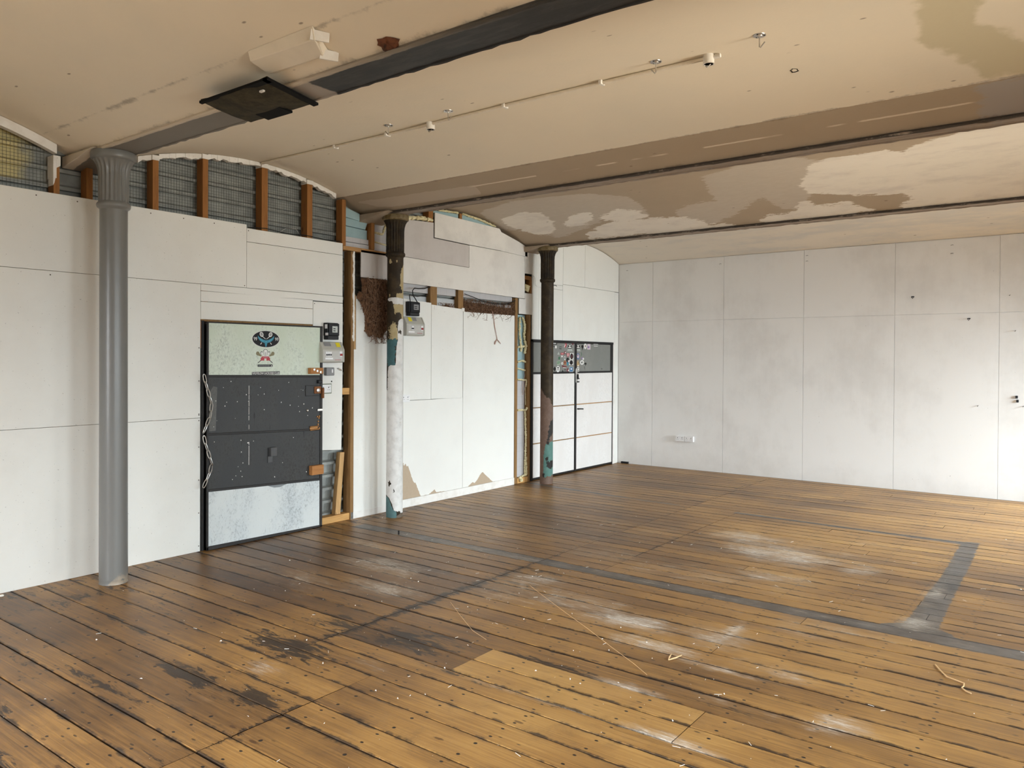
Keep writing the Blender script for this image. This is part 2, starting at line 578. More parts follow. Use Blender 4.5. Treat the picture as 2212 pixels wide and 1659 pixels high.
A['dark'] = blobs([(2.55, 3.32, 0.45, 0.16, 0.9), (2.45, 2.70, 0.35, 0.08, 1.0), (3.02, 2.75, 0.25, 0.09, 0.9), (2.7, 2.53, 0.22, 0.06, 0.8), (2.64, 4.6, 0.07, 2.0, 0.9),
                   (2.6, 7.5, 0.05, 1.8, 0.55), (2.58, 10.5, 0.04, 2.0, 0.55), (3.20, 7.2, 0.05, 1.2, 0.6), (2.5, 3.75, 0.5, 0.2, 0.6), (3.1, 3.85, 0.5, 0.2, 0.8), (1.6, 2.2, 0.5, 0.08, 0.6),
                   (3.28, 2.6, 0.02, 0.6, 0.7), (2.2, 2.35, 0.6, 0.04, 0.8), (1.4, 2.9, 0.7, 0.03, 0.7), (1.2, 3.7, 0.9, 0.05, 0.5), (2.6, 1.7, 0.5, 0.05, 0.7), (2.05, 1.9, 0.25, 0.06, 0.7),
                   (2.9, 5.62, 0.5, 0.06, 0.7), (2.95, 5.25, 0.6, 0.12, 0.5), (6.1, 7.6, 0.15, 0.03, 1.0), (5.1, 4.15, 0.5, 0.02, 0.8), (0.1, 6.0, 0.15, 3.0, 0.6), (0.12, 3.2, 0.2, 1.4, 0.5),
                   (4.6, 11.2, 1.4, 0.10, 0.5), (3.4, 10.5, 0.8, 0.08, 0.5), (1.6, 8.2, 1.0, 0.25, 0.35), (4.0, 4.05, 0.6, 0.025, 1.0), (3.9, 3.62, 0.5, 0.02, 0.7), (5.2, 3.98, 0.3, 0.02, 1.0), (0.9, 4.9, 0.5, 0.3, 0.5), (1.9, 1.6, 1.2, 0.4, 0.35), (1.2, 3.2, 1.0, 0.35, 0.35), (2.0, 4.1, 0.6, 0.25, 0.4), (3.4, 2.2, 0.9, 0.4, 0.3), (1.5, 6.9, 1.2, 0.5, 0.35), (0.6, 3.0, 0.3, 0.6, 0.5)])
A['warm'] = blobs([(4.6, 8.2, 1.1, 1.0, 1.0), (5.0, 6.4, 1.2, 0.5, 0.8), (4.2, 3.3, 1.0, 0.9, 0.6), (6.2, 10.5, 2.0, 1.2, 0.5), (5.2, 5.3, 1.0, 0.5, 0.6)])
A['deep_tone'] = blobs([(1.2, 4.6, 1.7, 1.2, 1.0), (1.5, 2.2, 1.4, 1.4, 0.7), (2.2, 7.6, 1.4, 1.2, 0.55), (6.6, 7.0, 0.9, 2.0, 0.6), (1.2, 10.5, 1.2, 1.2, 0.4)])  # broad areas where the board tone runs darker

n = NT('worn_floorboards', 0.45, 0.35)
pr, pv, tn = n.attr('prand'), n.attr('pv'), n.attr('tone')
o_ = n.sep()
gx = n.m('ADD', o_[0], n.m('MULTIPLY', pr, 60))
gv = n.comb(n.m('MULTIPLY', gx, 1.1), n.m('MULTIPLY', o_[1], 52), n.m('MULTIPLY', pr, 9))
g = n.noise(1.0, 8, 0.70, gv, 1.4)
big = n.noise(1.6, 4, 0.6, n.comb(n.m('MULTIPLY', o_[0], 0.6), o_[1], pr))
t = n.m('ADD', n.m('MULTIPLY_ADD', n.m('SUBTRACT', g, 0.5), 0.80, 0.45), n.m('MULTIPLY', tn, 0.075))
t = n.m('ADD', t, n.m('MULTIPLY', n.m('SUBTRACT', big, 0.5), 0.75))
t = n.m('ADD', t, n.m('MULTIPLY', n.attr('warm'), 0.14))
t = n.m('SUBTRACT', t, n.m('MULTIPLY', n.attr('deep_tone'), 0.20))
col = n.ramp(t, [(0.12, (0.070, 0.034, 0.013)), (0.36, (0.185, 0.094, 0.031)), (0.55, (0.325, 0.172, 0.051)), (0.80, (0.48, 0.284, 0.092)), (1.0, (0.60, 0.41, 0.18))])
# grimy board edges
ed = n.m('MINIMUM', pv, n.m('SUBTRACT', 1.0, pv))
grime = n.m('MULTIPLY', n.step(n.m('ADD', ed, n.m('MULTIPLY', n.m('SUBTRACT', n.noise(3.0, 5, 0.7, n.comb(n.m('MULTIPLY', gx, 1.5), o_[1], pr)), 0.5), 0.52)), 0.075, -0.03), 0.88)
# nail rows along the joists and scattered dark specks
jx = n.m('ABSOLUTE', n.m('SUBTRACT', n.m('FRACT', n.m('DIVIDE', n.m('ADD', o_[0], n.m('MULTIPLY', pr, 0.05)), 0.405)), 0.5))
jx = n.m('MULTIPLY', jx, 0.405)
jy = n.m('MULTIPLY', n.m('ABSOLUTE', n.m('SUBTRACT', n.m('ABSOLUTE', n.m('SUBTRACT', pv, n.m('MULTIPLY_ADD', pr, 0.1, 0.45))), 0.27)), 0.18)
nd = n.m('SQRT', n.m('ADD', n.m('POWER', n.m('MULTIPLY', jx, 0.7), 2), n.m('POWER', jy, 2)))
nail = n.step(nd, 0.0085, 0.005)
sv = n.comb(n.m('MULTIPLY', gx, 7), n.m('MULTIPLY', o_[1], 22), pr)
speck = n.step(n.voronoi(1.0, sv), 0.15, 0.08)
speck = n.m('MULTIPLY', speck, n.step(n.noise(2.2, 2), 0.42, 0.58))
kv = n.voronoi(1.0, n.comb(n.m('MULTIPLY', gx, 2.2), n.m('MULTIPLY', o_[1], 6.5), pr))
knot = n.m('MULTIPLY', n.step(n.m('ADD', kv, n.m('MULTIPLY', n.m('SUBTRACT', n.noise(60, 2), 0.5), 0.05)), 0.085, 0.05), 0.75)
cloud = n.noise(5.5, 6, 0.75, None, 0.5)
dk = n.attr('dark')
dn = n.noise(1.0, 6, 0.75, n.comb(n.m('MULTIPLY', gx, 5), n.m('MULTIPLY', o_[1], 20), pr), 0.8)
blot = n.m('MULTIPLY', n.step(n.m('ADD', dn, n.m('MULTIPLY', dk, 0.40)), 0.68, 0.79), n.step(dk, 0.03, 0.25))
streak = n.step(n.noise(1.0, 4, 0.7, n.comb(n.m('MULTIPLY', gx, 0.9), n.m('MULTIPLY', o_[1], 26), pr)), 0.64, 0.78)
dirt = n.m('MAXIMUM', n.m('MAXIMUM', grime, nail), n.m('MAXIMUM', n.m('MULTIPLY', speck, 0.8), n.m('MAXIMUM', n.m('MULTIPLY', blot, 0.88), n.m('MULTIPLY', streak, 0.42))))
col = n.mix(n.m('MULTIPLY', n.step(cloud, 0.50, 0.78), 0.42), col, (0.105, 0.058, 0.027))
col = n.mix(knot, col, (0.075, 0.034, 0.014))
col = n.mix(dirt, col, (0.020, 0.014, 0.011))
# grey floor paint, worn through along the grain
wn = n.noise(1.0, 6, 0.7, n.comb(n.m('MULTIPLY', gx, 3.0), n.m('MULTIPLY', o_[1], 40), pr))
pm = n.step(n.m('ADD', n.attr('paint'), n.m('MULTIPLY', n.m('SUBTRACT', wn, 0.52), 0.085)), -0.004, 0.004)
pc = n.mix(n.step(n.noise(4, 5, 0.7), 0.35, 0.7), (0.042, 0.042, 0.042), (0.115, 0.112, 0.108))
col = n.mix(n.m('MULTIPLY', pm, 0.88), col, pc)
# plaster dust rubbed into the boards
du = n.attr('dust')
dnz = n.noise(1.0, 8, 0.78, n.comb(n.m('MULTIPLY', gx, 4.5), n.m('MULTIPLY', o_[1], 36), pr), 0.6)
dn2 = n.noise(2.6, 6, 0.7, None, 0.8)
dv = n.m('ADD', n.m('MULTIPLY_ADD', n.m('SUBTRACT', dnz, 0.5), 1.15, 0.5), n.m('MULTIPLY', n.m('SUBTRACT', dn2, 0.5), 0.85))
dv = n.m('ADD', dv, n.m('MULTIPLY', n.m('SUBTRACT', pr, 0.5), 0.16))
ds = n.m('MULTIPLY', n.step(n.m('ADD', dv, n.m('MULTIPLY', du, 0.60)), 0.55, 1.12), 1.0)
ds = n.m('MULTIPLY', ds, n.step(du, 0.0, 0.22))
haze_ = n.m('MULTIPLY', n.step(dn2, 0.48, 0.72), n.m('MULTIPLY', n.step(dnz, 0.44, 0.8), 0.30))
ds = n.m('MAXIMUM', ds, haze_)
scr = n.m('MULTIPLY', n.step(n.noise(1.0, 5, 0.8, n.comb(n.m('MULTIPLY', o_[0], 14), n.m('MULTIPLY', o_[1], 9), 3.0)), 0.66, 0.84), 0.36)
ds = n.m('MAXIMUM', ds, scr)
finest = n.noise(1.0, 4, 0.8, n.comb(n.m('MULTIPLY', gx, 16), n.m('MULTIPLY', o_[1], 110), pr))
ds = n.m('MULTIPLY', ds, n.m('MULTIPLY_ADD', n.step(finest, 0.36, 0.64), 0.55, 0.40))
col = n.mix(ds, col, n.mix(ds, (0.46, 0.38, 0.29), (0.70, 0.65, 0.58)))
rg = n.m('ADD', n.m('MULTIPLY_ADD', g, 0.25, 0.28), n.m('MULTIPLY', ds, 0.35))
M['floor'] = n.out(col, rg, n.m('ADD', g, n.m('MULTIPLY', dirt, -0.6)), 0.22, 0.004)
fl = MB()
fl.v, fl.f, fl.m = v, f, [0] * len(f)
floor = struct(fl.build('floor', M['floor'], attrs=A), 'worn brown timber floorboards with grey painted lines')
sub = MB().box(-0.14, RX, FY, 12.0, -0.10, -0.028)
lab(sub.build('subfloor', M['void'], floor), 'black gaps between the floorboards')

# ------------------------------------------------------------------ ceiling: shallow vaults between iron beams
BAYS = [(-2.55, 0.26, .28), (0.42, 3.18, .29), (3.43, 6.30, .30), (6.46, 9.33, .28), (9.50, 12.06, .23)]


def vz(y):
    for a, b, r in BAYS:
        if a <= y <= b:
            c, h = (a + b) / 2, (b - a) / 2
            R = (h * h + r * r) / (2 * r)
            return 3.37 + r - R + math.sqrt(R * R - (y - c) ** 2)
    return 3.362


v, f = [], []
NX = 260
for (a, b, r) in BAYS:
    lo, hi = max(a, FY), min(b, 12.05)
    ny = int((hi - lo) / 0.035)
    base = len(v)
    for i in range(ny + 1):
        y = lo + (hi - lo) * i / ny
        z = vz(min(max(y, a + 1e-6), b - 1e-6))
        for j in range(NX + 1):
            v.append((-0.16 + (RX + 0.16) * j / NX, y, z))
    for i in range(ny):
        for j in range(NX):
            p = base + i * (NX + 1) + j
            f.append((p, p + NX + 1, p + NX + 2, p + 1))
VA = np.array(v)
X, Y = VA[:, 0], VA[:, 1]
T1 = [(0.15, 8.07), (0.88, 7.74), (1.34, 7.8), (1.79, 7.85), (2.19, 8.24), (2.2, 8.6), (2.14, 8.89), (1.72, 8.68), (1.42, 8.92), (0.63, 9.19), (0.25, 8.88), (-0.04, 8.81), (0.01, 8.45)]
W1 = [(0.21, 8.45), (0.63, 8.29), (0.87, 8.39), (0.86, 8.72), (0.66, 9.05), (0.38, 9.09), (0.2, 8.84), (0.13, 8.63)]
W2 = [(0.93, 8.85), (1.23, 8.58), (1.48, 8.6), (1.38, 8.85), (1.12, 8.95), (0.88, 8.97)]
W3 = [(1.08, 9.18), (1.39, 9.01), (1.59, 8.91), (2.44, 8.99), (2.71, 9.16), (2.79, 9.29), (2.73, 9.43), (2.09, 9.32), (1.06, 9.31)]
W3b = [(1.55, 8.74), (1.86, 8.6), (2.11, 8.73), (2.12, 8.94), (1.8, 8.96), (1.51, 8.89)]
T2 = [(3.25, 7.89), (3.78, 7.62), (4.25, 7.6), (4.6, 8.25), (4.3, 8.58), (4.0, 8.93), (3.83, 9.16), (3.65, 9.04), (3.61, 8.82), (3.5, 8.79), (3.34, 8.92), (3.16, 9.09), (3.05, 9.15), (2.67, 9.27), (2.47, 9.11), (2.47, 8.88), (2.78, 8.72), (3.05, 8.7), (3.09, 8.56), (3.14, 8.28)]
W4 = [(4.02, 8.63), (4.31, 7.97), (4.49, 7.87), (4.8, 7.9), (4.99, 7.87), (5.09, 8.06), (5.16, 7.92), (5.6, 7.6), (RX, 7.4), (RX, 9.34), (5.02, 9.36), (4.84, 9.3), (4.99, 9.17), (4.89, 9.04), (4.49, 8.98), (4.3, 8.89), (4.07, 8.82)]
W5 = [(3.35, 9.28), (3.48, 9.2), (3.81, 9.16), (3.89, 8.98), (3.98, 8.98), (4.07, 9.1), (4.22, 9.12), (4.38, 9.1), (4.58, 9.3), (4.36, 9.36), (3.82, 9.36), (3.43, 9.36)]
W6 = [(2.11, 8.93), (2.44, 8.99), (2.53, 9.12), (2.7, 9.24), (3.06, 9.3), (2.95, 9.37), (1.9, 9.36)]
inb2 = (Y > 6.4) & (Y < 9.4)
A = {}
A['thin'] = np.where(inb2, usdf(X, Y, [T1, T2]), -1)
A['coat'] = np.where(inb2, usdf(X, Y, [W1, W2, W3, W3b, W4, W5, W6]), 1.0)
A['bare'] = np.where((Y > 5) & (Y < 6.35), usdf(X, Y, [[(-1, 5.935), (RX, 5.965), (RX, 6.5), (-1, 6.5)]]), -1)
A['streak'] = usdf(X, Y, [[(0.04, 6.06), (0.42, 6.08), (1.69, 6.115), (1.65, 6.26), (0.45, 6.24), (0.25, 6.20)]])
A['stain'] = usdf(X, Y, [[(5.72, 4.7), (6.08, 4.7), (5.95, 5.32), (6.15, 5.62), (6.3, 6.0), (5.87, 5.91), (5.86, 5.71), (5.65, 5.4)]])
A['greyend'] = usdf(X, Y, [[(5.85, 5.96), (5.9, 6.14), (5.84, 6.32), (RX, 6.32), (RX, 5.96)]])
A['edge'] = np.minimum.reduce([np.abs(Y - q) for q in (2.94, 3.17, 5.95, 6.30, 6.46, 9.33, 9.50)])

n = NT('ceiling_plaster', 0.75, 0.2)
o_ = n.sep()
CREAM = (0.84, 0.755, 0.62)
col = n.mix(n.step(n.noise(0.9, 5, 0.6), 0.38, 0.68), CREAM, (0.80, 0.73, 0.61))
wob = n.m('MULTIPLY', n.m('SUBTRACT', n.noise(9, 5, 0.7), 0.5), 0.05)
jag = n.m('MULTIPLY', n.m('SUBTRACT', n.noise(1, 6, 0.75, n.mapping((5, 16, 5))), 0.5), 0.30)
BARE = n.mix(n.noise(3, 5, 0.6), (0.42, 0.34, 0.25), (0.47, 0.385, 0.29))
THIN = n.mix(n.noise(1, 6, 0.75, n.mapping((10, 30, 10)), 0.4), (0.50, 0.43, 0.35), (0.62, 0.56, 0.48))
COAT = n.mix(n.step(n.noise(1, 6, 0.7, n.mapping((2, 5, 2))), 0.45, 0.72), (0.84, 0.79, 0.71), (0.72, 0.67, 0.61))
col = n.mix(n.step(n.m('ADD', n.attr('stain'), n.m('MULTIPLY', n.m('SUBTRACT', n.noise(5, 5), 0.5), 0.25)), -0.03, 0.03), col, (0.64, 0.57, 0.41))
col = n.mix(n.step(n.m('ADD', n.attr('bare'), n.m('MULTIPLY', wob, 0.35)), -0.0015, 0.0015), col, BARE)
col = n.mix(n.step(n.m('ADD', n.attr('greyend'), jag), -0.02, 0.03), col, (0.42, 0.385, 0.36))
col = n.mix(n.m('MULTIPLY', n.step(n.m('ADD', n.attr('streak'), wob), -0.004, 0.004), 0.9), col, (0.55, 0.47, 0.38))
ln = n.m('ABSOLUTE', n.m('SUBTRACT', n.m('ADD', o_[1], n.m('MULTIPLY', wob, 0.25)), 6.132))
lm = n.m('MULTIPLY', n.step(ln, 0.010, 0.006), n.step(n.noise(1, 2, 0.5, n.mapping((1.6, 0.1, 0.1))), 0.44, 0.47))
lm = n.m('MULTIPLY', lm, n.step(o_[0], 1.5, 1.7))
col = n.mix(lm, col, (0.72, 0.64, 0.53))
inb = n.m('MULTIPLY', n.step(o_[1], 6.40, 6.41), n.step(o_[1], 9.42, 9.41))
b2 = n.mix(n.step(n.m('ADD', n.attr('thin'), jag), -0.012, 0.012), BARE, THIN)
b2 = n.mix(n.step(n.m('ADD', n.attr('coat'), jag), -0.012, 0.012), b2, COAT)
col = n.mix(inb, col, b2)
in3 = n.step(o_[1], 9.42, 9.43)
col = n.mix(in3, col, n.mix(n.step(n.m('ADD', n.noise(1, 6, 0.7, n.mapping((1, 3, 1))), n.m('MULTIPLY', o_[0], 0.03)), 0.5, 0.75), (0.80, 0.73, 0.63), (0.68, 0.645, 0.59)))
gr = n.m('MULTIPLY', n.step(n.m('ADD', n.attr('edge'), n.m('MULTIPLY', n.m('SUBTRACT', n.noise(1, 5, 0.75, n.mapping((4, 4, 4))), 0.45), 0.10)), 0.022, -0.004), 0.5)
col = n.mix(gr, col, (0.11, 0.09, 0.075))
mk = n.m('MULTIPLY', n.step(n.voronoi(1, n.mapping((3.6, 8.5, 4))), 0.085, 0.04), n.step(n.noise(1.5, 2), 0.50, 0.56))
col = n.mix(n.m('MULTIPLY', mk, 0.7), col, (0.19, 0.14, 0.10))
M['ceiling'] = n.out(col, None, n.m('ADD', n.noise(40, 4, 0.7), n.m('MULTIPLY', n.noise(6, 3), 1.5)), 0.25, 0.004)
ce = MB()
ce.v, ce.f, ce.m = v, f, [0] * len(f)
ceiling = struct(ce.build('ceiling', M['ceiling'], smooth=True, attrs=A), 'shallow vaulted plaster ceiling, part bare and patchy')

M['haunch'] = paint('bare_haunch_plaster', (0.40, 0.325, 0.245), (0.32, 0.25, 0.185), 4, 0.8, 0.8, 0, 0.3)

# iron beams (bottom flanges with the sides of the vaults resting on them)
n = NT('beam_paint', 0.5, 0.25)
o_ = n.sep()
wb = n.m('MULTIPLY', n.m('SUBTRACT', n.noise(1, 6, 0.7, n.mapping((3, 12, 12))), 0.5), 0.06)
dark = n.mix(n.step(n.noise(1, 5, 0.7, n.mapping((3, 14, 14))), 0.4, 0.7), (0.032, 0.033, 0.035), (0.062, 0.061, 0.060))
grey = n.mix(n.noise(6), (0.185, 0.165, 0.145), (0.215, 0.195, 0.17))
c1 = n.mix(n.step(n.m('ADD', o_[0], wb), 2.78, 2.80), grey, dark)
c1 = n.mix(n.m('MULTIPLY', n.step(n.m('ADD', o_[0], wb), 2.62, 2.64), n.step(n.m('ADD', o_[0], wb), 2.86, 2.84)), c1, (0.36, 0.32, 0.28))
wh = n.step(n.m('ADD', o_[1], wb), 3.215, 3.205)
wh = n.m('MULTIPLY', wh, n.step(o_[0], 4.6, 2.2))
c1 = n.mix(wh, c1, (0.62, 0.545, 0.445))
M['beam_dark'] = n.out(c1, None, n.noise(30, 4), 0.2, 0.003)
n = NT('beam_plaster', 0.7, 0.25)
o_ = n.sep()
c2 = n.mix(n.step(n.noise(1, 6, 0.75, n.mapping((3, 30, 30))), 0.40, 0.66), (0.30, 0.24, 0.19), (0.40, 0.345, 0.29))
c2 = n.mix(n.m('MULTIPLY', n.step(n.noise(1, 6, 0.8, n.mapping((6, 40, 40))), 0.56, 0.66), 0.7), c2, (0.085, 0.07, 0.06))
ge = n.m('MINIMUM', n.m('ABSOLUTE', n.m('SUBTRACT', o_[1], 6.305)), n.m('ABSOLUTE', n.m('SUBTRACT', o_[1], 9.335)))
gn = n.m('MULTIPLY', n.m('SUBTRACT', n.noise(1, 6, 0.78, n.mapping((5, 30, 5))), 0.42), 0.16)
c2 = n.mix(n.m('MULTIPLY', n.step(n.m('SUBTRACT', ge, gn), 0.030, 0.004), 0.85), c2, (0.030, 0.025, 0.021))
M['beam_bare'] = n.out(c2, None, n.noise(1, 5, 0.7, n.mapping((12, 60, 60))), 0.5, 0.006)
for (y0, y1, mat, lb) in ((3.18, 3.43, M['beam_dark'], 'iron ceiling beam with dark grey underside above the smooth grey column'),
                          (6.30, 6.46, M['beam_bare'], 'bare dirty ceiling beam running over the half white peeling column'),
                          (9.33, 9.50, M['beam_bare'], 'far narrow ceiling beam over the dark brown column nearest the sticker doors'),
                          (0.26, 0.42, M['beam_bare'], 'ceiling beam passing overhead beside the viewer')):
    mb = MB()
    mb.box(-0.14, RX, y0, y1, 3.352, 3.372)
    mb.box(-0.14, RX, (y0 + y1) / 2 - 0.02, (y0 + y1) / 2 + 0.02, 3.37, 3.75)
    nb = 46
    b = tag(thing('ceiling_beam', (RX / 2, (y0 + y1) / 2, 3.352), lb, 'beam'), lb, 'beam')
    mb.build('flange', mat, b)
    if y0 > 1:
        # lip left by the plaster along the flange edge
        for (ya, yb) in ((y0 - 0.012, y0 + 0.012), (y1 - 0.012, y1 + 0.012)):
            q = MB()
            pts, N = [], 160
            for i in range(N + 1):
                x = -0.1 + (RX + 0.1) * i / N
                w = 0.006 + 0.008 * random.random()
                pts.append((x, (ya + yb) / 2 + random.uniform(-.003, .003), 3.353, w))
            q.tube([(p[0], p[1], p[2]) for p in pts], [p[3] for p in pts], 6)
            q.build('plaster_lip', M['beam_dark'] if y0 < 4 else M['beam_bare'], b, True)
        q = MB()
        yc = (y0 + y1) / 2
        q.xz([(-0.12, 3.36), (0.40, 3.36), (0.32, 3.348), (0.14, 3.31), (-0.12, 3.27)], yc - 0.17, yc + 0.17)
        q.build('bearing_shoe', M['beam_dark'] if y0 < 4 else M['haunch'], b, False, 0.03)

# ------------------------------------------------------------------ left wall: outer sheeting and white boards
sh = MB()
prof, z = [], -0.02
while z < 3.9:
    prof += [(-0.158, z), (-0.158, z + 0.078), (-0.120, z + 0.080), (-0.120, z + 0.108), (-0.146, z + 0.118), (-0.158, z + 0.130)]
    z += 0.138
vs = []
for (x, z) in prof:
    vs += [(x, FY, z), (x, 12.15, z)]
sh.add(vs, [(2 * i, 2 * i + 1, 2 * i + 3, 2 * i + 2) for i in range(len(prof) - 1)])
struct(sh.build('wall_outer', M['sheet']), 'grey corrugated metal sheeting behind the timber studs')

wl = MB().box(-0.030, -0.012, FY, 2.2, 0, 3.03)
wall_left = struct(MB().box(-0.012, 0.0, FY, 4.264, 0.0, 1.213).build('wall_left', M['white'], None, False, 0.0015), 'white boarded wall')


def board(poly, mat='white', label=None, x1=0.0, x0=-0.012, bevel=0.0015):
    o = MB().yz(poly, x0, x1).build('wall_board', M[mat], wall_left, False, bevel)
    if label:
        lab(o, label)
    return o


def R4(y0, y1, z0, z1):
    return [(y0, z0), (y1, z0), (y1, z1), (y0, z1)]


board(R4(FY, 4.264, 1.216, 2.430))
board([(FY, 2.433), (4.74, 2.433), (4.74, 3.036), (FY, 3.036)])
board(R4(4.743, 5.925, 2.875, 3.002))
board(R4(4.743, 5.925, 2.433, 2.871))
board([(4.267, 2.372), (5.928, 2.358), (5.928, 2.429), (4.267, 2.430)])
board(R4(4.267, 5.528, 2.275, 2.368))
board(R4(4.267, 5.528, 2.112, 2.271))
board([(5.533, 0.80), (5.915, 0.775), (5.928, 1.5), (5.928, 2.352), (5.533, 2.352)], label='white board carrying the meter right of the charcoal door')
# middle stretch
board([(6.045, 0.0), (6.845, 0.0), (6.845, 2.47), (6.118, 2.445), (6.118, 1.862), (6.045, 1.858)])
board([(6.85, 1.268), (7.325, 1.266), (7.325, 2.445), (6.95, 2.46), (6.85, 2.47)])
# lower board: paint peeled to fibreboard
PEEL = [[(6.84, 0.08), (6.84, 0.56), (6.87, 0.50), (6.885, 0.53), (6.92, 0.47), (6.935, 0.50), (6.99, 0.36), (7.04, 0.27), (7.06, 0.28), (7.14, 0.12), (7.16, 0.095), (7.25, 0.105), (7.27, 0.09), (7.40, 0.15), (7.43, 0.11), (7.55, 0.105), (7.7, 0.085), (7.0, 0.06)],
        [(8.02, 0.09), (8.07, 0.12), (8.13, 0.15), (8.17, 0.13), (8.22, 0.16), (8.30, 0.24), (8.335, 0.26), (8.40, 0.21), (8.46, 0.17), (8.55, 0.105), (8.6, 0.08)]]


def peel_board(y0, y1, z0, z1):
    ny, nz = int((y1 - y0) / 0.02), int((z1 - z0) / 0.02)
    q = MB()
    vs = [(0.0, y0 + (y1 - y0) * i / ny, z0 + (z1 - z0) * j / nz) for i in range(ny + 1) for j in range(nz + 1)]
    fs = [(i * (nz + 1) + j, (i + 1) * (nz + 1) + j, (i + 1) * (nz + 1) + j + 1, i * (nz + 1) + j + 1) for i in range(ny) for j in range(nz)]
    q.add(vs, fs)
    k = len(q.v)
    q.box(-0.012, -0.0005, y0, y1, z0, z1)
    P = np.array(q.v)
    d = usdf(P[:, 1], P[:, 2], PEEL)
    return q.build('wall_board', M['peel'], wall_left, attrs={'peel': d})


n = NT('peeling_white_paint', 0.5)
wht = n.mix(n.m('MULTIPLY', n.step(n.noise(1.6, 5), 0.42, 0.68), 0.4), WHITE, (0.74, 0.72, 0.68))
pl = n.step(n.m('ADD', n.attr('peel'), n.m('MULTIPLY', n.m('SUBTRACT', n.noise(35, 3), 0.5), 0.02)), -0.002, 0.002)
M['peel'] = n.out(n.mix(pl, wht, n.mix(n.noise(30), (0.42, 0.325, 0.23), (0.47, 0.37, 0.265))), None, pl, -0.5, 0.004)
lab(peel_board(6.85, 7.925, 0.10, 1.262), 'lower board with paint peeled to tan fibreboard')
board([(7.33, 1.268), (7.922, 1.258), (7.922, 2.400), (7.33, 2.425)])
lab(peel_board(7.93, 9.03, 0.10, 1.2), 'board with a small peeled patch at its foot')
board(R4(7.93, 9.03, 1.2, 2.37), bevel=0)
struct(MB().box(-0.012, 0.008, 6.60, 9.035, 0.0, 0.098).build('baseboard_left', M['white_trim'], None, False, 0.003))
board(R4(6.048, 6.58, 0.0, 0.075), 'white_trim', x1=0.004, x0=0.0)
# upper patchwork of offcuts
board([(6.62, 2.965), (7.36, 2.955), (8.035, 2.948), (8.035, 3.232), (7.362, 3.242), (7.362, 3.43), (6.845, 3.40), (6.62, 3.37)], 'grey_wash', 'bare grey washed board behind the peeling column')
board([(7.37, 3.25), (8.04, 3.24), (8.70, 3.24), (8.70, 3.50), (8.66, 3.535), (7.37, 3.555)], 'white2', 'off-white offcut board near the ceiling', 0.012, 0.0)
board([(8.705, 3.24), (9.268, 3.225), (9.33, 3.225), (9.33, 3.36), (9.10, 3.42), (8.705, 3.50)], 'white2')
board([(6.60, 2.655), (8.04, 2.64), (9.268, 2.623), (9.268, 3.222), (8.70, 3.236), (8.04, 3.236), (8.04, 2.944), (6.60, 2.96)], 'white2')
board(R4(9.272, 9.45, 2.985, 3.36), 'white2')
board([(9.135, 2.402), (9.452, 2.402), (9.452, 2.705), (9.272, 2.705), (9.272, 2.618), (9.135, 2.618)], 'white2')
board(R4(6.186, 6.60, 2.662, 2.962), 'grey_wash', 'square grey board left of the peeling column')
# far stretch over the double door


def far(y0, y1, z0, top=None, z1=None):
    """board whose top follows the vault"""
    if z1 is not None:
        return board(R4(y0, y1, z0, z1), 'white')
    N = max(2, int((y1 - y0) / 0.08))
    pts = [(y0, z0), (y1, z0)] + [(y1 + (y0 - y1) * i / N, vz(min(max(y1 + (y0 - y1) * i / N, 9.33), 12.05)) - 0.008) for i in range(N + 1)]
    return board(pts, 'white')


far(9.455, 9.62, 2.05)
far(9.623, 10.258, 2.05, z1=2.815)
far(9.623, 10.258, 2.885)
board(R4(9.623, 10.258, 2.818, 2.882), 'white')
far(10.262, 11.86, 2.05, z1=2.905)
far(10.262, 10.900, 2.909)
far(10.904, 11.995, 2.909)
board(R4(11.862, 11.995, 0.0, 2.90), 'white')
board(R4(11.80, 11.86, 0.0, 2.048), 'white_trim', 'narrow white post beside the double door', 0.012)

# ------------------------------------------------------------------ back wall and the two walls out of frame
n = NT('back_wall_paint', 0.5)
a = n.noise(1.0, 6, 0.62, n.mapping((1.1, 1, 0.9)))
b = n.noise(1.0, 5, 0.7, n.mapping((9, 1, 1.4)))
f_ = n.step(n.m('ADD', n.m('MULTIPLY', a, 0.86), n.m('MULTIPLY', b, 0.14)), 0.44, 0.66)
col = n.mix(n.m('MULTIPLY', f_, 0.55), (0.80, 0.795, 0.775), (0.64, 0.625, 0.60))
sp = n.step(n.noise(34, 2, 0.5), 0.735, 0.76)
col = n.mix(n.m('MULTIPLY', sp, 0.4), col, (0.2, 0.18, 0.16))
o_ = n.sep()
low = n.m('MULTIPLY', n.step(n.m('ADD', o_[2], n.m('MULTIPLY', n.noise(3, 5, 0.7), 0.5)), 0.62, 0.15), 0.30)
col = n.mix(low, col, (0.50, 0.485, 0.46))
M['back'] = n.out(col, None, n.noise(80, 3), 0.05, 0.003)
xs = [-0.0, 0.6397, 1.8597, 3.0797, 4.2997, 5.5197, 6.7397, RX]
tops = [3.375, 3.375, 3.378, 3.382, 3.374, 3.380, 3.378]
q = MB()
for i in range(len(xs) - 1):
    g = 0.0018
    for (z0, z1) in ((0.0, 2.395), (2.398, tops[i])):
        q.box(xs[i] + g, xs[i + 1] - g, 12.0, 12.014, z0, z1)
q.box(-0.14, RX, 12.012, 12.06, 0.0, 3.385)
struct(q.build('wall_back', M['back'], None, False, 0.001), 'white panelled far wall')
q = MB()
edges = [FY - 0.1]
for wy, ww in WIN:
    edges += [wy - ww / 2, wy + ww / 2]
edges += [12.06]
for i in range(0, len(edges), 2):
    q.box(RX, RX + 0.25, edges[i], edges[i + 1], -0.1, 3.75)
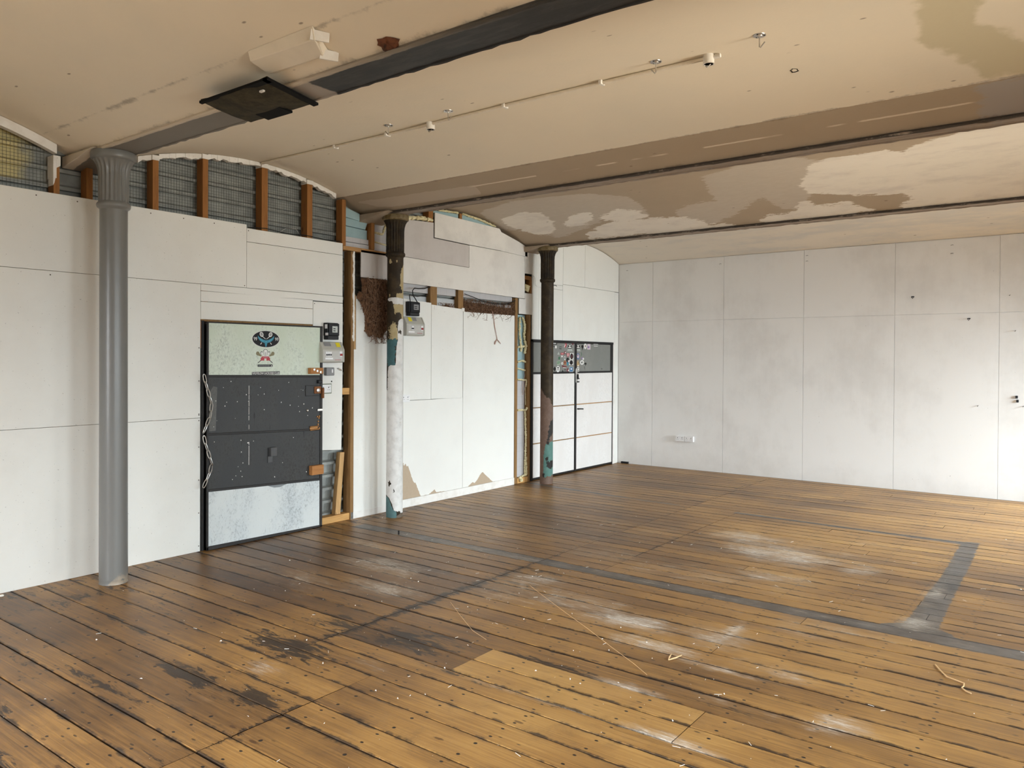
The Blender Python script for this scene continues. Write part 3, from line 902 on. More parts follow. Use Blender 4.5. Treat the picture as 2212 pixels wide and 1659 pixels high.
for wy, ww in WIN:
    q.box(RX, RX + 0.25, wy - ww / 2, wy + ww / 2, -0.1, 0.9)
    q.box(RX, RX + 0.25, wy - ww / 2, wy + ww / 2, 2.8, 3.75)
struct(q.build('wall_right', M['white']))
fx = [(2.2, 1.7), (5.4, 1.7)]
q = MB()
ed = [-0.14]
for wx, ww in fx:
    ed += [wx - ww / 2, wx + ww / 2]
ed += [RX + 0.25]
for i in range(0, len(ed), 2):
    q.box(ed[i], ed[i + 1], FY - 0.25, FY, -0.1, 3.75)
for wx, ww in fx:
    q.box(wx - ww / 2, wx + ww / 2, FY - 0.25, FY, -0.1, 0.9)
    q.box(wx - ww / 2, wx + ww / 2, FY - 0.25, FY, 2.8, 3.75)
struct(q.build('wall_front', M['white']))
for k, (wy, ww) in enumerate(WIN):
    q = MB()
    for a, b, c, d in ((wy - ww / 2, wy - ww / 2 + .05, .9, 2.8), (wy + ww / 2 - .05, wy + ww / 2, .9, 2.8), (wy - .02, wy + .02, .95, 2.75)):
        q.box(RX + .02, RX + .06, a, b, c, d)
    for z in (.9, 1.55, 2.2, 2.75):
        q.box(RX + .02, RX + .06, wy - ww / 2 + .05, wy + ww / 2 - .05, z, z + (.05 if z in (.9, 2.75) else .03))
    struct(q.build('window_%d' % (k + 1), M['white_trim']))
for k, (wx, ww) in enumerate(fx):
    q = MB()
    for a, b in ((wx - ww / 2, wx - ww / 2 + .05), (wx + ww / 2 - .05, wx + ww / 2), (wx - .02, wx + .02)):
        q.box(a, b, FY - .06, FY - .02, .9, 2.8)
    for z in (.9, 1.8, 2.75):
        q.box(wx - ww / 2 + .05, wx + ww / 2 - .05, FY - .06, FY - .02, z, z + .05)
    struct(q.build('window_%d' % (k + 5), M['white_trim']))

# ------------------------------------------------------------------ timber frame behind the boards
G = 'exposed timber studs of the boarded wall'


def stud(y0, y1, z0, z1, label, mat='stud', x0=-0.112, x1=-0.014):
    return tag(MB().box(x0, x1, y0, y1, z0, z1).build('timber_stud', M[mat], None, False, 0.002), label, 'stud', G)


for y0, y1, lb in ((3.276, 3.326, 'orange-brown stud partly hidden left of the grey column'),
                   (3.824, 3.878, 'orange-brown stud just right of the grey column'),
                   (4.292, 4.347, 'orange-brown stud in the open strip, second right of the grey column'),
                   (4.918, 4.988, 'orange-brown stud in the open strip, third right of the grey column'),
                   (5.463, 5.530, 'orange-brown stud in the open strip, fourth right of the grey column'),
                   (5.927, 5.980, 'tall orange stud between the wire mesh and the blue foam'),
                   (6.350, 6.399, 'orange stud between the blue foam and the fluted column head')):
    o = stud(y0, y1, 0.0 if y0 < 4.25 or y0 > 5.92 and y0 < 6 and False else 2.12 if 4.25 < y0 < 5.6 else 2.985 if y0 > 5.9 else 0.0, min(vz(y0), vz(y1)) - 0.012, lb)
    cap = MB().box(-0.112, -0.008, y0 - 0.006, y1 + 0.006, min(vz(y0), vz(y1)) - 0.05, min(vz(y0), vz(y1)) - 0.006)
    if y0 < 5.6 and y0 > 3.5:
        lab(cap.build('painted_end', M['white_trim'], o, False, 0.003), 'white paint on the stud end')
# half painted stud at far left
o = tag(MB().box(-0.112, -0.014, 3.030, 3.074, 0.0, 3.33).build('timber_stud', M['stud'], None, False, 0.002), 'stud at far left with its upper half painted white', 'stud', G)
q = MB().box(-0.115, -0.010, 3.026, 3.050, 3.16, 3.335)
q.yz([(3.05, 3.24), (3.078, 3.26), (3.078, 3.335), (3.05, 3.335)], -0.02, -0.008)
q.yz([(3.026, 3.16), (3.026, 3.10), (3.034, 3.12), (3.045, 3.17)], -0.1, -0.011)
lab(q.build('painted_end', M['white_trim'], o), 'white painted upper half')
MB_ = MB()
pts = [(FY, 0), (3.07, 0)]
N = 30
top = [(0.45 + (3.05 - 0.45) * i / N) for i in range(N + 1)]
poly = [(y, vz(y) - 0.004) for y in top] + [(y, vz(y) - 0.075) for y in top[::-1]]
for i in range(N):
    MB_.yz([(top[i], vz(top[i]) - 0.075), (top[i + 1], vz(top[i + 1]) - 0.075), (top[i + 1], vz(top[i + 1]) - 0.004), (top[i], vz(top[i]) - 0.004)], -0.06, -0.004)
tag(MB_.build('batten', M['white_trim']), 'white painted batten following the ceiling curve at far left', 'batten')
# ragged plaster strips at the tops of the mesh bays
for y0, y1, lb in ((3.70, 3.82, 'ragged white plaster strip touching the grey column head'),
                   (3.885, 4.288, 'ragged white plaster strip between the first two studs right of the grey column'),
                   (4.352, 4.912, 'ragged white plaster strip over the widest mesh bay'),
                   (4.994, 5.457, 'ragged white plaster strip sloping down right of the widest mesh bay'),
                   (5.536, 5.85, 'broken white plaster strip at the low end of the mesh')):
    q = MB()
    N = max(3, int((y1 - y0) / 0.03))
    d = [random.uniform(0.035, 0.06) for _ in range(N + 1)]
    for i in range(N):
        a, b = y0 + (y1 - y0) * i / N, y0 + (y1 - y0) * (i + 1) / N
        q.yz([(a, vz(a) - d[i]), (b, vz(b) - d[i + 1] - random.uniform(0, .006)), (b, vz(b) - 0.006), (a, vz(a) - 0.006)], -0.07, -0.02 - random.uniform(0, .006))
    tag(q.build('plaster_strip', M['white_trim']), lb, 'plaster strip', 'plaster strips above the wire mesh')


# welded wire mesh hung in front of the sheeting
def wire_mesh(y0, y1, z0, label):
    q = MB()
    r, p = 0.0009, 0.0262
    y = y0
    while y <= y1:
        zt = vz(min(max(y, FY), 6.29)) - 0.03
        q.box(-0.1148 - r, -0.1148 + r, y - r, y + r, z0, zt)
        y += p
    z = z0
    while z < 3.66:
        run = [yy for yy in np.arange(y0, y1, 0.05) if vz(min(max(yy, FY), 6.29)) - 0.03 > z]
        st = None
        for yy in list(np.arange(y0, y1 + 0.05, 0.05)):
            ok = yy <= y1 and vz(min(max(yy, FY), 6.29)) - 0.03 > z
            if ok and st is None:
                st = yy
            if not ok and st is not None:
                q.box(-0.1148 - r, -0.1148 + r, st, yy - 0.05, z - r, z + r)
                st = None
        z += p
    return tag(q.build('wire_mesh', M['wire']), label, 'mesh')


wire_mesh(1.9, 3.02, 2.90, 'square wire mesh over cream sheeting at far left')
wire_mesh(3.34, 5.92, 2.90, 'long square wire mesh behind the studs right of the grey column')
q = MB().tube([(-0.006, 4.76, 3.012), (-0.006, 4.95, 3.03), (-0.005, 5.2, 3.012), (-0.006, 5.45, 3.025), (-0.006, 5.7, 3.012), (-0.006, 5.9, 3.02)], 0.004)
tag(q.build('cable', M['cable'], None, True), 'black cable lying along the top of the boards below the mesh', 'cable')
q = MB().tube([(-0.05, 5.12, 3.0), (-0.04, 5.22, 3.07), (-0.05, 5.35, 3.08), (-0.05, 5.42, 3.01)], 0.002)
tag(q.build('wire_loop', M['steel'], None, True), 'thin loop of loose wire above the board below the mesh', 'wire')

# opening between door and middle boards
stud(6.040, 6.085, 0.0, 2.93, 'full height brown stud left of the hanging brown fibre', 'stud_dark', -0.112, 0.004)
q = MB()
N = 60
for i in range(N):
    z0 = 1.95 + i * 0.98 / N
    w = 0.020 + 0.008 * math.sin(i * 0.7) * math.sin(i * 0.23 + 1) + random.uniform(-.003, .003)
    q.box(0.002, 0.006 + random.uniform(0, .004), 6.086 - w, 6.090, z0, z0 + 0.98 / N + .001)
tag(q.build('plaster_edge', M['white_trim']), 'ragged white plaster left on the edge of the brown stud', 'plaster edge')
tag(MB().box(-0.05, -0.006, 6.092, 6.116, 1.86, 2.46).build('timber_strip', M['stud_pale'], None, False, 0.001), 'thin pale timber strip beside the full height brown stud', 'timber strip')
tag(MB().box(-0.10, 0.0, 5.932, 6.60, 2.935, 2.980).build('timber_rail', M['rail_pale'], None, False, 0.002), 'horizontal timber rail under the blue foam', 'rail')
tag(MB().box(-0.08, -0.012, 5.932, 6.039, 1.368, 1.440).build('timber_noggin', M['sole'], None, False, 0.003), 'short pale timber block beside the meter board', 'timber block')
q = MB().yz([(5.86, 0.075), (5.93, 0.075), (5.985, 0.74), (5.925, 0.74)], -0.09, -0.03)
tag(q.build('timber_stud', M['stud_pale'], None, False, 0.002), 'short leaning pale stud in the open gap right of the charcoal door', 'stud', G)
tag(MB().box(-0.11, -0.008, 5.58, 6.039, 0.0, 0.072).build('sole_plate', M['sole'], None, False, 0.003), 'yellow pine sole plate at floor right of the charcoal door', 'timber')

# insulation between the studs near the peeling column
FG = 'blue foam offcuts'
for k, (poly, lb) in enumerate((([(5.99, 3.305), (6.205, 3.285), (6.205, 3.365), (5.99, 3.41)], 'top blue foam offcut, shortest of the stack'),
                                ([(5.99, 3.215), (6.30, 3.205), (6.33, 3.282), (5.99, 3.300)], 'middle blue foam offcut of the stack'),
                                ([(5.99, 3.10), (6.335, 3.085), (6.335, 3.20), (5.99, 3.21)], 'lowest blue foam offcut of the stack'))):
    tag(MB().yz(poly, -0.10, -0.045 - 0.012 * k).build('insulation_board', M['blue_foam'], None, False, 0.003), lb, 'insulation', FG)
tag(MB().yz(R4(5.985, 6.345, 3.040, 3.094), -0.1, -0.055).build('insulation_board', M['foil'], None, False, 0.002), 'white ruled insulation strip under the blue foam', 'insulation', 'white insulation boards')
tag(MB().yz(R4(5.985, 6.345, 2.984, 3.034), -0.1, -0.050).build('insulation_board', M['foil'], None, False, 0.002), 'lower white insulation strip resting on the timber rail', 'insulation', 'white insulation boards')
tag(MB().yz(R4(6.402, 6.615, 2.984, 3.33), -0.1, -0.050).build('insulation_board', M['foil'], None, False, 0.002), 'white insulation board with foam behind the fluted column head', 'insulation', 'white insulation boards')


def foam_bead(path, r, label, wob=0.35):
    q = MB()
    P, RR = [], []
    for i in range(len(path) - 1):
        a, b = Vector(path[i]), Vector(path[i + 1])
        k = max(2, int((b - a).length / (r * 0.7)))
        for j in range(k):
            P.append(a + (b - a) * j / k + Vector((random.uniform(0, r * .5), random.uniform(-r, r) * .45, random.uniform(-r, r) * .3)))
            RR.append(r * random.uniform(1 - wob, 1 + wob))
    q.tube(P, RR, 8)
    return tag(q.build('expanding_foam', M['foam'], None, True), label, 'expanding foam', 'beads of expanding foam')


foam_bead([(-0.05, 6.41, 3.19), (-0.045, 6.55, 3.18), (-0.045, 6.60, 3.30), (-0.05, 6.52, 3.33), (-0.05, 6.43, 3.31)], 0.012, 'cream foam bead looping beside the fluted head of the peeling column')
foam_bead([(-0.05, 6.41, 3.085), (-0.045, 6.61, 3.065)], 0.008, 'thin cream foam line on the white insulation behind the column')
foam_bead([(-0.01, 6.70, 3.36), (-0.01, 6.95, 3.43), (0.0, 7.15, 3.45), (-0.01, 7.36, 3.46)], 0.022, 'lumpy foam bead under the ceiling right of the peeling column')
stud(7.285, 7.366, 3.43, 3.575, 'short orange stud end under the ceiling right of the peeling column')
stud(7.86, 7.91, 3.545, 3.625, 'small stud end peeping over the offcut boards')
tag(MB().yz([(7.38, 3.50), (7.85, 3.5), (7.85, 3.61), (7.38, 3.585)], -0.06, -0.03).build('insulation_board', M['blue_foam']), 'grey-blue insulation between the two short stud ends', 'insulation')
tag(MB().yz([(7.92, 3.50), (8.62, 3.5), (8.62, 3.555), (8.2, 3.615), (7.92, 3.625)], -0.06, -0.03).build('insulation_board', M['blue_foam']), 'blue insulation sliver under the vault above the offcut boards', 'insulation')
foam_bead([(-0.02, 7.40, 3.60), (-0.02, 7.85, 3.625)], 0.013, 'cream foam bead between the two short stud ends')
foam_bead([(-0.02, 7.93, 3.625), (-0.02, 8.3, 3.60), (-0.02, 8.62, 3.555)], 0.014, 'cream foam bead along the blue sliver under the vault')

# gap under the offcut boards, with metal channel, studs, fibre and cables
tag(MB().box(-0.10, -0.06, 6.62, 9.05, 2.56, 2.66).build('metal_channel', M['foil'], None, False, 0.004), 'white crinkled membrane strip above the right-hand meter', 'membrane')
tag(MB().box(-0.108, -0.085, 6.62, 9.05, 2.40, 2.52).build('metal_channel', plain('pale_channel', (0.52, 0.54, 0.55), 0.4, 0.2)), 'pale metal channel behind the studs in the narrow gap', 'metal channel')
stud(7.325, 7.445, 2.30, 2.66, 'short stud in the narrow gap beside the right-hand meter', 'stud_dark', -0.084, -0.016)
stud(7.845, 7.945, 2.30, 2.66, 'short stud at the left end of the packed fibre', 'stud_dark', -0.084, -0.016)
stud(9.062, 9.125, 0.0, 2.62, 'tall brown stud left of the blue and cream foam', 'stud_dark')
for y, lb in ((7.40, 'small white packer under the first short stud in the narrow gap'), (7.92, 'small white packer under the stud beside the packed fibre')):
    tag(MB().box(-0.011, 0.004, y - 0.022, y + 0.03, 2.37, 2.415).build('packer', M['white_trim'], None, False, 0.002), lb, 'packer', 'white packers')
tag(MB().tube([(-0.015, 7.325, 2.645), (0.0, 7.20, 2.61), (0.015, 7.08, 2.60), (0.03, 7.0, 2.60), (0.04, 6.955, 2.565), (0.045, 6.96, 2.51), (0.05, 7.0, 2.465), (0.05, 7.03, 2.43)], 0.006, 8).build('cable', M['cable'], None, True), 'black cable curving into the top of the right-hand meter', 'cable')
tag(MB().tube([(0.03, 6.93, 2.436), (0.02, 6.93, 2.49), (0.0, 6.945, 2.515), (-0.02, 7.1, 2.51), (-0.03, 7.3, 2.54)], 0.005).build('cable', M['cable'], None, True), 'thin black cable rising behind the right-hand meter', 'cable')
tag(MB().tube([(-0.006, 7.96, 2.60), (0.0, 8.15, 2.565), (0.008, 8.3, 2.53), (0.010, 8.55, 2.505), (0.008, 8.8, 2.515), (-0.004, 9.05, 2.58)], 0.005).build('cable', M['cable'], None, True), 'black cable sagging across the packed fibre', 'cable')


def fibre_mass(outline, x0, x1, label, strands, hang=False):
    """matted brown fibre: a lumpy body and many curled strands"""
    ys_ = [p[0] for p in outline]
    zs_ = [p[1] for p in outline]
    y0, y1, z0, z1 = min(ys_), max(ys_), min(zs_), max(zs_)
    root = thing('fibre_insulation', ((x0 + x1) / 2, (y0 + y1) / 2, z0), label, 'insulation')
    ny, nz = int((y1 - y0) / 0.012), int((z1 - z0) / 0.012)
    gy, gz = np.meshgrid(np.linspace(y0, y1, ny + 1), np.linspace(z0, z1, nz + 1), indexing='ij')
    d = sdf(gy, gz, outline)
    q = MB()
    idx = {}
    for i in range(ny + 1):
        for j in range(nz + 1):
            if d[i, j] > -0.012:
                w = max(0.0, min(1.0, d[i, j] / 0.06))
                h = 0.5 + 0.5 * math.sin(gy[i, j] * 71 + 2.2 * math.sin(gz[i, j] * 37)) * math.sin(gz[i, j] * 53 + 3 * math.sin(gy[i, j] * 29))
                x = x0 + (x1 - x0) * (math.sqrt(w) * (0.55 + 0.45 * h)) + random.uniform(-.004, .004)
                idx[i, j] = len(q.v)
                q.v.append((x, gy[i, j] + random.uniform(-.004, .004), gz[i, j] + random.uniform(-.004, .004)))
    for i in range(ny):
        for j in range(nz):
            k = [(i, j), (i + 1, j), (i + 1, j + 1), (i, j + 1)]
            if all(t in idx for t in k):
                q.f.append(tuple(idx[t] for t in k))
                q.m.append(0)
    q.build('matted_body', M['fibre'], root, True)
    s_ = MB()
    for _ in range(int(strands * 2.4)):
        while True:
            y, z = random.uniform(y0, y1), random.uniform(z0, z1)
            if sdf(np.array([y]), np.array([z]), outline)[0] > 0.0:
                break
        L = random.uniform(0.06, 0.20)
        a = random.gauss(-1.1, 0.7) if hang else random.uniform(0, 6.28)
        cur = random.uniform(-6, 6)
        p = Vector((x0 + (x1 - x0) * random.uniform(0.6, 1.05), y, z))
        pts = []
        for t in range(7):
            pts.append(p.copy())
            p += Vector((random.uniform(-.006, .006), math.cos(a) * L / 6, math.sin(a) * L / 6))
            p.y = min(max(p.y, y0 + .004), y1 - .004)
            p.z = min(max(p.z, z0 - .06), z1 + .01)
            a += cur * L / 6 * 2.2
        s_.tube(pts, [0.0019 * random.uniform(.5, 1.4)] * 7, 4, 0 if random.random() < 0.5 else 1)
    o = s_.build('fibre_strands', [M['fibre2'], M['fibre']], root, True)
    o['kind'] = 'stuff'
    return root


fibre_mass([(6.19, 2.66), (6.62, 2.66), (6.63, 2.22), (6.56, 2.08), (6.46, 1.99), (6.36, 2.03), (6.30, 2.00), (6.24, 2.06), (6.25, 2.22), (6.19, 2.36), (6.12, 2.42), (6.15, 2.50), (6.20, 2.48)], 0.004, 0.10,
           'big clump of brown fibre hanging out left of the peeling column', 330, True)
fibre_mass([(7.95, 2.36), (9.05, 2.34), (9.05, 2.47), (8.7, 2.48), (8.3, 2.50), (8.12, 2.50), (7.96, 2.53)], -0.08, 0.0, 'brown fibre packed in the narrow gap above the peeling-foot boards', 260)
fibre_mass([(7.50, 2.38), (7.78, 2.37), (7.78, 2.42), (7.70, 2.45), (7.62, 2.43)], -0.08, -0.02, 'small tuft of fibre between the two short studs', 25)
tw = MB()
tw.tube([(0.006, 8.52, 2.40), (0.01, 8.55, 2.30), (0.008, 8.57, 2.20), (0.012, 8.60, 2.10), (0.008, 8.63, 2.02)], [.006, .004, .006, .004, .005], 6)
tw.tube([(0.01, 8.62, 2.03), (0.012, 8.58, 1.99), (0.01, 8.57, 1.96)], [.005, .01, .008], 6)
tw.tube([(0.01, 8.62, 2.03), (0.012, 8.66, 2.0), (0.014, 8.70, 1.97)], [.005, .006, .003], 6)
tag(tw.build('twine', M['twine'], None, True), 'frayed pinkish twine hanging down the white board', 'twine')

# foam filled slot left of the double door
tag(MB().yz(R4(9.13, 9.35, 1.46, 2.392), -0.10, -0.055).build('insulation_board', M['blue_foam'], None, False, 0.003), 'blue foam board smeared with cream foam, left of double door', 'insulation')
tag(MB().yz(R4(9.13, 9.345, 0.08, 1.455), -0.10, -0.050).build('insulation_board', M['foil'], None, False, 0.003), 'tall white ruled insulation board left of double door', 'insulation')
foam_bead([(-0.04, 9.20, 2.36), (-0.035, 9.19, 2.15), (-0.03, 9.21, 2.0), (-0.035, 9.24, 1.86)], 0.016, 'wavy foam bead on the left of the blue board')
foam_bead([(-0.035, 9.27, 2.36), (-0.03, 9.31, 2.25), (-0.03, 9.30, 2.05), (-0.025, 9.34, 1.95), (-0.03, 9.31, 1.84)], 0.016, 'wavy foam bead on the right of the blue board')
foam_bead([(-0.035, 9.15, 1.93), (-0.025, 9.33, 1.95)], 0.014, 'upper cross bead of foam on the blue board')
foam_bead([(-0.035, 9.15, 1.72), (-0.025, 9.25, 1.74), (-0.03, 9.34, 1.72)], 0.013, 'middle cross bead of foam on the blue board')
foam_bead([(-0.035, 9.15, 1.63), (-0.03, 9.34, 1.60)], 0.010, 'lowest cross bead of foam on the blue board')
foam_bead([(-0.035, 9.15, 1.475), (-0.025, 9.345, 1.46), (-0.03, 9.35, 1.36)], 0.010, 'foam bead along the foot of the blue board')
foam_bead([(-0.035, 9.34, 1.36), (-0.03, 9.345, 1.10)], 0.004, 'thin foam trace down the edge of the white ruled board')
foam_bead([(-0.035, 9.15, 1.04), (-0.025, 9.33, 1.03), (-0.02, 9.37, 1.07)], 0.014, 'foam bead with a knob at mid height of the slot')
foam_bead([(-0.03, 9.33, 1.02), (-0.025, 9.345, 0.60), (-0.025, 9.335, 0.42), (-0.03, 9.33, 0.10)], 0.013, 'long foam bead down the right of the slot')
foam_bead([(-0.03, 9.36, 0.36), (-0.02, 9.36, 0.10), (-0.03, 9.25, 0.085)], 0.012, 'foam bead at the foot of the slot')
foam_bead([(0.0, 9.16, 0.10), (0.01, 9.19, 0.05), (0.0, 9.165, 0.02)], 0.022, 'blob of foam stuck at the base of the tall brown stud')
stud(9.372, 9.420, 0.0, 2.40, 'brown stud between the foam filled slot and the double door', 'stud_dark', -0.112, 0.0)
tag(MB().box(-0.11, -0.005, 9.127, 9.372, 0.0, 0.075).build('sole_plate', M['sole'], None, False, 0.003), 'short sole plate at the foot of the foam filled slot', 'timber')
tag(MB().tube([(-0.03, 9.33, 1.55), (-0.025, 9.27, 1.40), (-0.025, 9.245, 1.30), (-0.02, 9.265, 1.25), (-0.02, 9.31, 1.33), (-0.02, 9.335, 1.46)], 0.003).build('cord_loop', M['twine'], None, True), 'loop of grey cord hanging in the foam filled slot', 'cord')
# little opening above, left of the dark column
tag(MB().box(-0.09, -0.014, 9.272, 9.452, 2.90, 2.955).build('timber_noggin', M['stud'], None, False, 0.002), 'small timber block in the little opening left of the dark column', 'timber block')
stud(9.415, 9.455, 2.70, 2.90, 'short stud end in the little opening left of the dark column', 'stud', -0.09, -0.012)
foam_bead([(-0.04, 9.32, 2.73), (-0.03, 9.35, 2.80), (-0.04, 9.34, 2.87)], 0.045, 'bulging cream foam lump in the little opening', 0.15)
tag(MB().tube([(0.006, 9.44, 2.97), (0.012, 9.49, 2.955), (0.012, 9.52, 2.90), (0.012, 9.515, 2.84), (0.008, 9.56, 2.82), (0.006, 9.62, 2.815)], 0.003).build('cable', M['white_trim'], None, True), 'thin white cable curling out beside the dark column', 'cable')
tag(MB().yz(R4(9.27, 9.46, 2.955, 2.985), -0.1, -0.08).build('cavity_back', M['void']), 'dark backing in the little opening left of the dark column', 'backing')

# ------------------------------------------------------------------ charcoal metal door
d1 = bpy.data.objects.new('door_1', None)
COL.objects.link(d1)
d1.location = (0.03, 4.96, 0.0)
WPOS['door_1'] = (0.03, 4.96, 0.0)
struct(d1, 'charcoal metal door with galvanised top and bottom panels and club stickers')
q = MB()
q.box(-0.11, 0.004, 4.268, 4.302, 0.0, 2.10)
q.box(-0.11, -0.02, 4.302, 4.32, 0.0, 2.10)
q.box(-0.006, 0.012, 4.276, 4.290, 0.0, 2.09)
q.build('door_jamb', M['door_frame'], d1, False, 0.003)
lab(MB().box(-0.11, -0.002, 4.268, 5.53, 2.094, 2.111).build('head_timber', M['stud_dark'], d1, False, 0.002), 'brown timber over the door')
lab(MB().box(-0.09, 0.003, 4.264, 4.278, 1.85, 2.094).build('side_timber', M['stud'], d1), 'orange timber showing beside the jamb')
F1 = 0.045
q = MB()
q.box(0.006, F1 - 0.008, 4.300, 5.614, 0.012, 2.088)
for poly in ([(4.300, 0.004), (4.318, 0.004), (4.318, 2.086), (4.300, 2.068)], [(5.588, 0.004), (5.618, -0.0), (5.618, 2.094), (5.588, 2.092)],
             [(4.300, 2.080), (5.618, 2.080), (5.618, 2.095), (4.300, 2.090)], [(4.300, 0.003), (5.615, 0.003), (5.615, 0.020), (4.300, 0.038)]):
    q.yz(poly, 0.006, F1 + 0.006)
for zl, zr, h in ((1.584, 1.565, 0.020), (1.052, 1.010, 0.020), (0.537, 0.488, 0.022)):
    q.yz([(4.318, zl), (5.588, zr), (5.588, zr + h), (4.318, zl + h)], 0.006, F1 + 0.004)
q.build('leaf_frame', M['door_frame'], d1, False, 0.003)
lab(MB().yz([(4.319, 1.605), (5.585, 1.586), (5.585, 2.079), (4.319, 2.079)], 0.01, F1).build('door_panel', M['galv_green'], d1), 'pale green galvanised top panel')
lab(MB().yz([(4.319, 1.073), (5.585, 1.031), (5.585, 1.564), (4.319, 1.583)], 0.01, F1).build('door_panel', M['charcoal'], d1), 'upper charcoal panel')
lab(MB().yz([(4.319, 0.560), (5.585, 0.511), (5.585, 1.009), (4.319, 1.051)], 0.01, F1 - 0.002).build('door_panel', M['charcoal'], d1), 'lower charcoal panel')
lab(MB().yz([(4.319, 0.040), (5.585, 0.022), (5.585, 0.487), (4.319, 0.536)], 0.01, F1).build('door_panel', M['galv'], d1), 'scuffed silver bottom panel')
# torn charcoal paint hanging over the top of the bottom panel
lab(MB().yz([(4.95, 0.515), (4.98, 0.500), (5.03, 0.485), (5.10, 0.482), (5.15, 0.497), (5.19, 0.507), (5.30, 0.505), (5.30, 0.512), (4.95, 0.526)], F1, F1 + 0.0015).build('paint_smear', plain('grey_smear', (0.19, 0.21, 0.22)), d1), 'grey smear over the bottom panel')
lab(MB().yz([(4.325, 1.09), (4.39, 1.09), (4.405, 1.49), (4.365, 1.50), (4.325, 1.44)], F1, F1 + 0.0008).build('rubbed_patch', plain('rubbed_charcoal', (0.105, 0.105, 0.10), 0.6, 0, 0.35, 60), d1), 'paler rubbed strip near the chain')
# white run of paint
q = MB()
z = 1.56
while z > 0.76:
    L_ = random.uniform(0.02, 0.09)
    if random.random() < 0.72:
        q.box(F1, F1 + 0.001, 4.740 - random.uniform(.001, .003), 4.740 + random.uniform(.001, .003), max(z - L_, 0.74), z)
    z -= L_ + random.uniform(0, .015)
q.build('paint_run', M['white_trim'], d1)
# hardware
lab(MB().box(F1, F1 + 0.05, 5.432, 5.590, 1.600, 1.662).build('wooden_block', M['block'], d1, False, 0.002), 'upper wooden block with three steel washers')
for yy, zz in ((5.475, 1.645), (5.515, 1.63), (5.557, 1.617)):
    w = MB().lathe([(0.005, 0), (0.014, 0), (0.014, 0.004), (0.005, 0.006)], 0, 0, 16)
    w.v = [(F1 + 0.05 + p[2], yy + p[0], zz + p[1]) for p in w.v]
    w.build('washer', M['steel'], d1, True)
lab(MB().box(F1, F1 + 0.05, 5.450, 5.600, 0.560, 0.655).build('wooden_block', M['block'], d1, False, 0.002), 'lower wooden block on the door edge')
lab(MB().box(F1, F1 + 0.010, 5.400, 5.57, 1.372, 1.482).build('lock_plate', M['charcoal'], d1, False, 0.006), 'dark lock plate')
lab(MB().box(F1 + 0.010, F1 + 0.022, 5.500, 5.588, 1.395, 1.47).build('latch_plate', M['rust'], d1, False, 0.006), 'rusty latch plate')
w = MB().lathe([(0.0, 0), (0.022, 0), (0.022, 0.012), (0.010, 0.016)], 0, 0, 20)
w.v = [(F1 + 0.022 + p[2], 5.543 + p[0], 1.430 + p[1]) for p in w.v]
lab(w.build('cylinder_lock', M['steel'], d1, True), 'bright lock cylinder')
lab(MB().box(F1, F1 + 0.03, 5.598, 5.622, 1.345, 1.455).build('strike_plate', M['rust'], d1, False, 0.004), 'rusty strike on the door edge')
lab(MB().box(F1, F1 + 0.03, 5.548, 5.60, 1.500, 1.535).build('bolt_keep', M['black_plastic'], d1, False, 0.006), 'black bolt keep')
q = MB().box(F1, F1 + 0.008, 5.455, 5.555, 1.022, 1.062)
q.tube([(F1 + 0.014, 5.452, 1.055), (F1 + 0.014, 5.565, 1.058)], 0.007)
q.tube([(F1 + 0.014, 5.452, 1.022), (F1 + 0.014, 5.565, 1.026)], 0.008)
for yy, zz in ((5.55, 1.155), (5.575, 1.158), (5.57, 1.14), (5.562, 1.105), (5.56, 1.075), (5.575, 1.035)):
    q.box(F1, F1 + 0.01, yy - .008, yy + .008, zz - .008, zz + .008)
lab(q.build('slide_bolt', M['brass'], d1, False, 0.002), 'worn brass slide bolt')
lab(MB().box(F1, F1 + 0.012, 5.55, 5.615, 1.213, 1.235).build('slide_bolt', M['steel'], d1, False, 0.002), 'small steel bolt on the door edge')
lab(MB().lathe([(0.012, 0), (0.014, 0.006), (0.006, 0.012)], 0, 0, 12).build('stud_bolt', M['steel'], d1), 'bright bolt head')
bpy.data.objects['stud_bolt'].rotation_euler = (0, math.pi / 2, 0)
bpy.data.objects['stud_bolt'].location = (F1 - 0.03, 5.425 - 4.96, 1.225)
for o in list(bpy.data.objects['stud_bolt'].data.vertices):
    pass
_m = bpy.data.objects['stud_bolt'].data
_m.transform(Matrix.Translation((0.03, 4.96, 0)))
q = MB().box(F1, F1 + 0.006, 4.950, 5.005, 0.738, 0.80)
q.box(F1 + 0.0, F1 + 0.035, 4.965, 5.035, 0.80, 0.886)
lab(q.build('letter_guard', plain('guard_grey', (0.085, 0.086, 0.088)), d1, False, 0.005), 'small charcoal guard bracket')
spots = MB()
for _ in range(46):
    y, z = random.uniform(4.36, 5.5), random.choice((random.uniform(1.08, 1.55), random.uniform(0.58, 1.0)))
    r = random.uniform(.0015, .004)
    spots.box(F1 - 0.002, F1 + 0.0009, y - r, y + r, z - r * random.uniform(.7, 1.8), z + r * random.uniform(.7, 1.8))
spots.build('paint_fleck', M['white_trim'], d1)['kind'] = 'stuff'


# ---- flat stickers
def ell(cy, cz, w, h, a=0, k=28):
    ca, sa = math.cos(math.radians(a)), math.sin(math.radians(a))
    return [(cy + ca * w / 2 * math.cos(2 * math.pi * i / k) - sa * h / 2 * math.sin(2 * math.pi * i / k), cz + sa * w / 2 * math.cos(2 * math.pi * i / k) + ca * h / 2 * math.sin(2 * math.pi * i / k)) for i in range(k)]


def rot(poly, cy, cz, a):
    ca, sa = math.cos(math.radians(a)), math.sin(math.radians(a))
    return [(cy + ca * (y - cy) - sa * (z - cz), cz + sa * (y - cy) + ca * (z - cz)) for y, z in poly]


